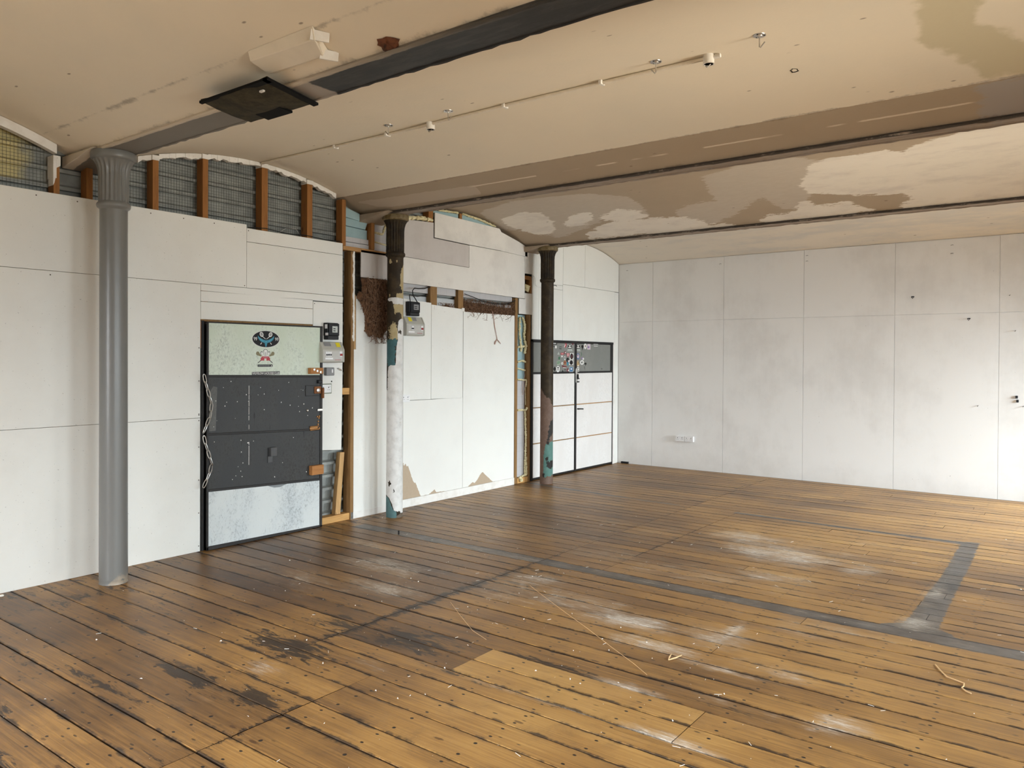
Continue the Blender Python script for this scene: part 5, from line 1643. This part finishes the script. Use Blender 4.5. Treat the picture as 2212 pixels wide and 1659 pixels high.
def meter(y0, y1, z0, z1, d, label, front):
    root = thing('electricity_meter', (d / 2, (y0 + y1) / 2, z0), label, 'meter', G2)
    h = z1 - z0
    q = MB().box(0.0, d - 0.02, y0, y1, z0 + h * .22, z1)
    q.box(0.0, d, y0 + .01, y1 - .004, z0 + h * .24, z1 - .008)
    q.build('housing', M['black_plastic'], root, False, 0.006)
    MB().box(0.0, d - .012, y0 + .006, y1 - .002, z0, z0 + h * .235).build('terminal_cover', plain('meter_cover', (0.028, 0.028, 0.03)), root, False, 0.005)
    f_ = lab(MB().box(d - .002, d + .003, y0 + .05, y1 - .03, z0 + h * .42, z1 - h * .2).build('face_plate', M['lcd'] if front else M['grey_plastic_dark'], root, False, 0.002), 'pale face' if front else 'grey face')
    q = MB()
    for t in (0.62, 0.5):
        q.box(d + .003, d + .004, y0 + .06, y1 - .06, z0 + h * t, z0 + h * (t + .05))
    q.build('printed_bars', M['black_plastic'], root)
    if front:
        lab(MB().box(d * .3, d - .02, y0 - .001, y0 + .0, z1 - h * .35, z1 - h * .1).build('label', M['white_plastic'], root), 'white upper label on the side')
        lab(MB().box(d * .4, d - .005, y0 - .001, y0, z0 + h * .25, z0 + h * .4).build('label', M['white_plastic'], root), 'white lower label on the side')
    return root


meter(5.665, 5.815, 1.958, 2.135, 0.085, 'black electricity meter beside the charcoal door', True)
meter(6.882, 7.045, 2.266, 2.435, 0.085, 'black electricity meter right of the peeling column', False)


def consumer(y0, y1, z0, z1, label, nsw, ylab, sock):
    root = thing('consumer_unit', (0.05, (y0 + y1) / 2, z0), label, 'consumer unit', 'grey consumer units')
    h = z1 - z0
    q = MB().xz([(0, z0), (0.085, z0), (0.10, z0 + .012), (0.10, z0 + h * .62), (0.055, z1 - .006), (0.045, z1), (0, z1)], y0, y1)
    q.build('housing', M['grey_plastic'], root, False, 0.006)
    q = MB().xz([(0, z0 + .01), (0.104, z0 + .006), (0.104, z0 + h * .63), (0.06, z1), (0, z1)], y1 - .014, y1 + .004)
    q.build('end_cap', M['grey_plastic'], root, False, 0.003)
    q = MB().box(0.098, 0.1025, y0 + .02, y1 - .02, z0 + h * .10, z0 + h * .56)
    lab(q.build('cover_window', plain('cover_window', (0.50, 0.49, 0.46), 0.3), root, False, 0.002), 'pale front window')
    for k in range(nsw):
        yy = y0 + .035 + k * .019 if sock is False else y0 + .075 + k * .02
        lab(MB().box(0.1025, 0.1075, yy, yy + .0165, z0 + h * .30, z0 + h * .52).build('breaker', M['white_plastic'], root, False, 0.001), 'white breaker')
        MB().box(0.1075, 0.114, yy + .003, yy + .0135, z0 + h * .34, z0 + h * .41).build('breaker_toggle', M['black_plastic'], root, False, 0.001)
    yy = y1 - .065
    lab(MB().box(0.1025, 0.1075, yy, yy + .036, z0 + h * .28, z0 + h * .54).build('main_switch', M['white_plastic'], root, False, 0.001), 'white main switch body')
    for t in (0.004, 0.02):
        lab(MB().box(0.1075, 0.115, yy + t, yy + t + .013, z0 + h * .33, z0 + h * .43).build('switch_toggle', M['red'], root, False, 0.001), 'red switch toggle')
    lab(MB().box(0.1025, 0.1032, y0 + .03, y0 + .13, z0 + h * .16, z0 + h * .24).build('label', M['white_plastic'], root), 'white label strip')
    lab(MB().box(0.1025, 0.1032, y1 - .13, y1 - .04, z0 + h * .13, z0 + h * .15).build('label', M['red'], root), 'thin red label line')
    # labels on the sloping hood: yellow sign and dark rating plate
    sl = lambda t: (0.10 + (0.055 - 0.10) * t + .002, z0 + h * .62 + (z1 - .006 - z0 - h * .62) * t + .002)
    for (a, b, mt, t0, t1, lb) in ((ylab, ylab + .055, M['yellow'], .35, .95, 'yellow warning sign'), (ylab + (.07 if sock else -.16), ylab + (.135 if sock else -.07), M['grey_plastic_dark'], .45, .95, 'dark rating plate')):
        (xa, za), (xb, zb) = sl(t0), sl(t1)
        q = MB().add([(xa, a, za), (xa, b, za), (xb, b, zb), (xb, a, zb)], [(0, 1, 2, 3)])
        lab(q.build('label', mt, root), lb)
    return root


consumer(5.58, 5.862, 1.715, 1.935, 'grey consumer unit under the meter beside the charcoal door', 4, 5.775, False)
consumer(6.80, 7.10, 2.030, 2.255, 'grey consumer unit under the meter right of the peeling column', 2, 6.855, True)
q = MB().box(0.0, 0.045, 5.675, 5.782, 1.578, 1.664)
r_ = thing('isolator_switch', (0.02, 5.728, 1.578), 'dark grey switch box below the consumer unit beside the door', 'switch')
q.build('housing', M['grey_plastic_dark'], r_, False, 0.008)
lab(MB().box(0.045, 0.052, 5.738, 5.756, 1.608, 1.645).build('rocker', M['white_plastic'], r_, False, 0.002), 'white rocker')


def socket(cx, cz, w, h, label, wall, depth=0.012, n_out=2, border=None):
    """plate against a wall: wall 'x' = left wall (faces +x), 'y' = far wall (faces -y)"""
    def place(q):
        if wall == 'y':
            q.v = [(cx + p[1], 12.0 - p[0], cz + p[2]) for p in q.v]
            q.f = [t[::-1] for t in q.f]
        else:
            q.v = [(p[0], cx + p[1], cz + p[2]) for p in q.v]
        return q
    root = thing('wall_socket', (cx, 12.0, cz - h / 2) if wall == 'y' else (0, cx, cz - h / 2), label, 'socket')
    place(MB().box(0, depth, -w / 2, w / 2, -h / 2, h / 2)).build('plate', M['white_plastic'], root, False, 0.003)
    if border:
        place(MB().box(0, depth * .5, -w / 2 - .008, w / 2 + .008, -h / 2 - .008, h / 2 + .008)).build('back_box_edge', border, root)
    for s in ([0] if n_out == 1 else [-1, 1]):
        o = s * w / 4
        q = MB()
        q.box(depth, depth + .0006, o - .004, o + .004, .012 - .006, .012 + .008)
        q.box(depth, depth + .0006, o - .014, o - .007, -.014, -.009)
        q.box(depth, depth + .0006, o + .007, o + .014, -.014, -.009)
        place(q).build('pin_holes', M['black_plastic'], root)
        place(MB().box(depth, depth + .003, o + s * .018 - .006, o + s * .018 + .006, .016, .030)).build('switch_rocker', plain('rocker', (0.70, 0.70, 0.69)), root, False, .001)
    return root


socket(1.157, 0.492, 0.150, 0.088, 'left one of two twin white sockets side by side on the far wall', 'y', 0.042)
socket(1.312, 0.492, 0.150, 0.088, 'right one of two twin white sockets side by side on the far wall', 'y', 0.042)
socket(5.695, 1.440, 0.140, 0.088, 'white socket with dark edge half hidden by the charcoal door', 'x', 0.012, 2, plain('dirty_edge', (0.10, 0.13, 0.06)))
socket(6.880, 1.292, 0.140, 0.086, 'white socket half hidden behind the peeling column', 'x', 0.012)
for yy, zz, lb in ((5.793, 1.638, 'black cable hole beside the dark grey switch box'), (5.778, 1.515, 'black cable hole above the half hidden white socket')):
    w = MB().lathe([(0.0, 0), (0.008, 0), (0.007, 0.003), (0.0, 0.003)], 0, 0, 14)
    w.v = [(0.0005 + p[2], yy + p[0], zz + p[1]) for p in w.v]
    tag(w.build('cable_hole', M['void'], None, True), lb, 'hole', 'holes in the meter board')
tag(MB().tube([(0.0, 5.855, 1.65), (0.02, 5.86, 1.655), (0.025, 5.885, 1.64), (0.015, 5.90, 1.63)], 0.006).build('cable_end', M['steel'], None, True), 'cut cable end poking out of the meter board edge', 'cable')

# ------------------------------------------------------------------ ceiling fittings
r_ = thing('conduit', (2.2, 4.95, vz(4.95) - .02), 'long white conduit running across the ceiling vault', 'conduit')
path = [(0.0, 4.91), (0.9, 4.93), (1.69, 4.95), (2.19, 4.945), (2.95, 4.935), (3.75, 4.945), (4.44, 4.955), (4.53, 4.955)]
MB().tube([(x, y, vz(y) - .015) for x, y in path], 0.0125, 10).build('pipe', M['ceiling_paint'] if 'ceiling_paint' in M else plain('cream_conduit', (0.80, 0.74, 0.63)), r_, True)
for x in (1.04, 1.70, 2.95, 3.78):
    q = MB().box(x - .012, x + .012, 4.915, 4.972, vz(4.945) - .03, vz(4.945) - .0)
    lab(q.build('saddle', M['white_trim'], r_, False, .004), 'white saddle clip')
for x, lb in ((2.19, 'round white conduit box midway along the ceiling conduit'), (4.545, 'round white conduit box at the end of the ceiling conduit')):
    zz = vz(4.95)
    b = thing('conduit_box', (x, 4.95, zz - .06), lb, 'junction box', 'round boxes on the ceiling conduit')
    q = MB()
    R0 = 0.034
    q.lathe([(R0, zz - .055), (R0 + .002, zz - .058), (R0 - .006, zz - .058), (R0 - .006, zz - .02), (0.001, zz - .02)], x, 4.95, 24)
    q.lathe([(R0, zz - .055), (R0, zz + .01)], x, 4.95, 24)
    q.build('box_body', M['white_trim'], b, True)
    if x > 3:
        MB().tube([(x + .02, 4.952, zz - .018), (x + .075, 4.952, zz - .018)], 0.013, 10).build('spout', M['white_trim'], b, True)
    lab(MB().lathe([(0.0, zz - .03), (R0 - .007, zz - .03), (R0 - .007, zz - .022)], x, 4.95, 20).build('inner', M['void'], b), 'dark inside')
    lab(MB().tube([(x - .018, 4.95, zz - .03), (x - .016, 4.945, zz - .07), (x - .005, 4.94, zz - .078), (x + .015, 4.945, zz - .06)], 0.004, 8).build('hook', M['steel'], b, True), 'bent steel hook')
for x, y, lb in ((1.86, 4.80, 'round steel ceiling plate with hook, nearest the mesh strip'), (2.50, 4.815, 'round steel ceiling plate with hook just right of the middle conduit box'),
                 (4.23, 4.855, 'round steel ceiling plate with hook near the end of the conduit'), (4.90, 4.845, 'round steel ceiling plate with hook standing alone beyond the conduit')):
    zz = vz(y)
    b = thing('ceiling_hook', (x, y, zz - .08), lb, 'hook', 'round steel ceiling hooks')
    w = MB().lathe([(0.0, zz - .003), (0.036, zz - .004), (0.038, zz - .001), (0.038, zz + .012)], x, y, 28)
    w.lathe([(0.020, zz - .004), (0.016, zz - .010), (0.0, zz - .011)], x, y, 20)
    w.build('plate', M['steel'], b, True)
    for a in (0.4, 2.5, 4.6):
        MB().lathe([(0.0, zz - .0046), (0.006, zz - .0046), (0.006, zz - .003)], x + .027 * math.cos(a), y + .027 * math.sin(a), 10).build('screw_hole', M['void'], b)
    s_ = -1 if x < 2 or 4 < x < 4.5 else 1
    MB().tube([(x, y, zz - .008), (x, y, zz - .068), (x + s_ * .006, y, zz - .074), (x + s_ * .032, y, zz - .046)], 0.0042, 8).build('hook', M['steel'], b, True)
zz = vz(5.41)
q = MB()
pts = [(4.93 + .03 * math.cos(2 * math.pi * i / 11) * random.uniform(.7, 1.2), 5.41 + .026 * math.sin(2 * math.pi * i / 11) * random.uniform(.7, 1.2)) for i in range(11)]
q.add([(x, y, vz(y) - .002) for x, y in pts] + [(4.93, 5.41, zz + .004)], [(i, (i + 1) % 11, 11) for i in range(11)])
tag(q.build('ceiling_hole', M['void']), 'small ragged dark hole in the ceiling beyond the last hook', 'hole')
# broken plaster showing brick next to the dark beam
q = MB()
N = 15
ring = []
for i in range(N):
    a = 2 * math.pi * i / N
    rr = random.uniform(.8, 1.15)
    x, y = 3.575 + .075 * math.cos(a) * rr, 3.145 + .042 * math.sin(a) * rr
    ring.append((x, y, vz(min(y, 3.179)) - .003))
b1 = [(3.575 + .6 * (p[0] - 3.575), 3.145 + .6 * (p[1] - 3.145), p[2] - .010 - random.uniform(0, .008)) for p in ring]
q.add(ring + b1 + [(3.575, 3.14, vz(3.14) - .004)], [(i, (i + 1) % N, N + (i + 1) % N, N + i) for i in range(N)] + [(N + i, N + (i + 1) % N, 2 * N) for i in range(N)])
tag(q.build('exposed_brick', paint('red_brick', (0.16, 0.06, 0.03), (0.035, 0.022, 0.015), 16, 0.9, 1.0, 0, 0.6), None), 'patch of broken plaster showing red-brown brick beside the dark beam', 'brick')
# dark board fixed under the beam
r_ = thing('access_panel', (2.36, 3.21, 3.28), 'dark sagging board fixed under the beam beside the grey column', 'board')
q = MB()
NX_, NY_ = 16, 10
vs = []
for i in range(NX_ + 1):
    for j in range(NY_ + 1):
        s_, t_ = i / NX_, j / NY_
        x = 2.10 + (2.765 - 2.10) * s_ - 0.12 * t_
        y = 2.995 + (3.43 - 2.995) * t_
        z = 3.333 - 0.028 * math.sin(math.pi * s_) * math.sin(math.pi * (0.2 + .8 * t_)) - 0.01 * math.sin(t_ * math.pi) + random.uniform(-.001, .001)
        vs.append((x, y, z))
k = len(vs)
vs += [(p[0], p[1], p[2] + .012) for p in vs]
fs = []
for i in range(NX_):
    for j in range(NY_):
        p = i * (NY_ + 1) + j
        fs.append((p, p + 1, p + NY_ + 2, p + NY_ + 1))
        fs.append((k + p, k + p + NY_ + 1, k + p + NY_ + 2, k + p + 1))
q.add(vs, fs)
for line in ([i * (NY_ + 1) for i in range(NX_ + 1)], [i * (NY_ + 1) + NY_ for i in range(NX_ + 1)], list(range(NY_ + 1)), [NX_ * (NY_ + 1) + j for j in range(NY_ + 1)]):
    q.f += [(a, b, k + b, k + a) for a, b in zip(line[:-1], line[1:])]
    q.m += [0] * (len(line) - 1)
n = NT('dark_felt_board', 0.8, 0.2)
M['panel'] = n.out(n.mix(n.step(n.noise(12, 6, 0.7), 0.35, 0.7), (0.030, 0.026, 0.015), (0.070, 0.058, 0.032)), None, n.noise(50, 4), 0.4, .004)
q.build('board_face', M['panel'], r_, True)
for poly, lb in (([(2.10, 2.985), (2.775, 2.985), (2.765, 3.03), (2.40, 3.03), (2.38, 3.012), (2.09, 3.010)], 'black tape along the front edge'), ([(2.74, 2.985), (2.785, 2.985), (2.66, 3.44), (2.615, 3.44)], 'black tape along the right edge'),
                 ([(2.22, 3.30), (2.46, 3.30), (2.44, 3.415), (2.19, 3.415)], 'black square patch')):
    q = MB()
    nn = len(poly)
    zz_ = 3.306 if lb.endswith('patch') else 3.319
    q.add([(x, y, zz_) for x, y in poly] + [(x, y, zz_ + .014) for x, y in poly], [tuple(range(nn))[::-1], tuple(range(nn, 2 * nn))] + [(i, (i + 1) % nn, nn + (i + 1) % nn, nn + i) for i in range(nn)])
    lab(q.build('tape', M['tape'], r_), lb)
lab(MB().box(2.60, 2.635, 3.06, 3.075, 3.304, 3.314).build('paint_fleck', M['white_trim'], r_), 'white chip on the dark board')
# white boxed lump on the haunch of the vault
r_ = thing('plaster_boxing', (3.0, 3.0, 3.36), 'white painted boxing with two small end flaps near the dark board', 'boxing')
zb = vz(2.98)
q = MB()
q.add([(2.70, 2.915, vz(2.915) - .002), (3.26, 2.915, vz(2.915) - .002), (3.26, 2.93, zb - .045), (2.70, 2.93, zb - .030), (2.70, 3.05, 3.385), (3.18, 3.05, 3.375), (3.18, 3.10, vz(3.10) - .001), (2.70, 3.10, vz(3.10) - .001)],
      [(0, 3, 2, 1), (3, 4, 5, 2), (4, 7, 6, 5), (0, 7, 4, 3), (1, 2, 5, 6)])
q.build('casing', paint('cream_plaster', (0.82, 0.755, 0.64), (0.74, 0.68, 0.57), 6), r_, False, .004)
for (x, y) in ((3.27, 2.945), (3.20, 3.065)):
    zt = vz(y)
    q = MB().add([(x - .02, y - .03, zt - .005), (x + .035, y + .045, zt - .015), (x + .03, y + .045, zt - .062), (x - .03, y - .03, zt - .055), (x - .03, y - .025, zt - .005), (x + .025, y + .05, zt - .015), (x + .02, y + .05, zt - .062), (x - .04, y - .025, zt - .055)],
                 [(0, 1, 2, 3), (4, 7, 6, 5), (0, 3, 7, 4), (1, 5, 6, 2), (3, 2, 6, 7), (0, 4, 5, 1)])
    lab(q.build('end_flap', M['white_trim'], r_), 'small white end flap')

# ------------------------------------------------------------------ bits on the far wall
for x, z, lb in ((4.521, 2.626, 'small dark hook high on the far wall, left one'), (5.182, 2.314, 'small dark hook on the far wall just below the panel seam')):
    q = MB().tube([(x - .012, 11.995, z + .014), (x - .013, 11.975, z + .004), (x, 11.97, z - .014), (x + .013, 11.975, z + .004), (x + .012, 11.995, z + .014)], 0.0042, 8)
    q.box(x - .018, x + .018, 11.992, 11.999, z + .006, z + .018)
    tag(q.build('wall_hook', M['black_plastic'], None, True), lb, 'hook', 'small hooks on the far wall')
for x, z, lb in ((5.716, 1.318, 'upper of two square black clips on the far wall'), (5.726, 1.268, 'lower of two square black clips on the far wall')):
    tag(MB().box(x - .013, x + .013, 11.978, 11.999, z - .018, z + .018).build('wall_clip', M['black_plastic'], None, False, .006), lb, 'clip', 'black clips on the far wall')
for x, z, lb in ((5.632, 2.613, 'tiny screw at upper right of the far wall'), (5.696, 2.16, 'tiny screw right of the last panel seam'), (5.297, 1.194, 'tiny screw left of the last panel seam'), (5.789, 1.208, 'tiny screw at far right below the black clips')):
    tag(MB().tube([(x, 11.999, z), (x - .006, 11.97, z - .010)], 0.0035, 8).build('screw', M['black_plastic'], None, True), lb, 'screw', 'screws in the far wall')
for x, z, lb in ((0.16, 3.27, 'staple near the top of the far wall by the corner'), (1.80, 3.27, 'staple near the top of the second far wall panel'), (3.12, 3.30, 'staple near the top beside the third panel seam'), (3.12, 3.22, 'lower staple beside the third panel seam'), (4.98, 3.30, 'upper staple near the top right of the far wall'), (4.98, 3.19, 'lower staple near the top right of the far wall')):
    tag(MB().tube([(x - .014, 11.999, z - .004), (x - .013, 11.994, z), (x + .013, 11.994, z + .002), (x + .014, 11.999, z - .004)], 0.0022, 6).build('staple', M['black_metal'], None, True), lb, 'staple', 'staples in the far wall')
tag(MB().box(0.08, 0.215, 11.965, 11.999, 0.001, 0.032).build('floor_block', M['black_plastic'], None, False, .004), 'small black block at the foot of the far wall corner', 'block')
tag(MB().tube([(0.004, 9.98, 2.87), (0.02, 9.985, 2.868), (0.022, 10.03, 2.872), (0.02, 10.06, 2.86)], 0.0045).build('wall_bracket', M['black_metal'], None, True), 'tiny dark bracket above the double door', 'bracket')
sc = MB()
for y, z in [(2.0 + .3 * i, 3.0) for i in range(9)] + [(4.25, 0.05 + .3 * i) for i in range(7)] + [(4.25, 1.19), (4.25, 1.24), (5.55, 2.33), (4.76, 2.98), (4.72, 2.45), (3.0, 2.40)]:
    r0 = .0045
    sc.box(-.001, .0012, y - r0, y + r0, z - r0, z + r0)
sc.build('screw_heads', plain('screw_head', (0.10, 0.08, 0.06)), wall_left)['kind'] = 'stuff'

# ------------------------------------------------------------------ bits on the floor
r0 = .0035
q = MB().tube([(4.505, 4.525, .006), (4.525, 4.575, .007), (4.540, 4.632, .010)], [.003, .005, .002], 5)
q.tube([(4.505, 4.525, .006), (4.49, 4.57, .006), (4.482, 4.615, .009)], [.003, .0045, .0015], 5)
tag(q.build('wood_splinter', M['splinter']), 'pale V shaped wood splinter on the floor in the white dust', 'splinter')
q = MB().tube([(5.764, 5.419, .004), (5.80, 5.34, .005), (5.845, 5.258, .006), (5.89, 5.24, .005), (5.933, 5.22, .005), (5.936, 5.17, .005), (5.93, 5.145, .005), (5.955, 5.11, .004), (5.98, 5.095, .004)], .0035, 6)
tag(q.build('thread', M['splinter'], None, True), 'curled pale thread on the floor at right', 'thread')
q = MB().tube([(2.995, 5.239, .004), (3.2, 5.10, .006), (3.54, 4.88, .007), (3.85, 4.69, .005), (4.15, 4.49, .006), (4.38, 4.345, .005), (4.503, 4.257, .004)], .0013, 6)
tag(q.build('thread', M['splinter'], None, True), 'long thin pale thread across the middle of the floor', 'thread')
q = MB().tube([(2.78, 4.55, .004), (3.03, 4.37, .005), (3.28, 4.2, .004), (3.45, 4.13, .004)], .0011, 6)
tag(q.build('thread', M['splinter'], None, True), 'short thin pale thread left of the long one', 'thread')
q = MB().box(0.93, 0.942, 5.85, 5.860, 0.0, 0.04)
tag(q.build('metal_pin', M['black_metal']), 'small dark pin standing in the grey floor line near the peeling column', 'pin')
q = MB()
for _ in range(420):
    if random.random() < .5:
        x, y = random.gauss(3.2, 1.3), random.gauss(4.2, 1.2)
    else:
        x, y = random.uniform(.2, 6.6), random.uniform(1.2, 10)
    if not (.1 < x < 7.5 and 0.9 < y < 11.8):
        continue
    r_ = random.choice((.0018, .0025, .0025, .0035, .006))
    pts = [(x + r_ * random.uniform(-1, 1) * 1.4, y + r_ * random.uniform(-1, 1) * 1.4, .001 + random.uniform(0, r_)) for _ in range(4)]
    pts[3] = (x, y, r_ * 1.7)
    q.add(pts, [(0, 1, 2), (0, 1, 3), (1, 2, 3), (2, 0, 3)])
for _ in range(90):
    x, y = random.uniform(1.0, 6.2), random.uniform(1.6, 8)
    a, L_ = random.uniform(0, 3.14), random.uniform(.012, .04)
    q.tube([(x, y, .003), (x + L_ * math.cos(a), y + L_ * math.sin(a), .005)], .0012, 4)
o = tag(q.build('debris', M['plaster_bit']), 'scattered plaster crumbs and wood shavings over the floorboards', 'debris')
o['kind'] = 'stuff'
tag(MB().box(0.075, 0.10, 2.62, 2.645, .0, .014).build('plaster_lump', M['plaster_bit'], None, False, .005), 'white plaster lump on the floor near the left wall', 'plaster')
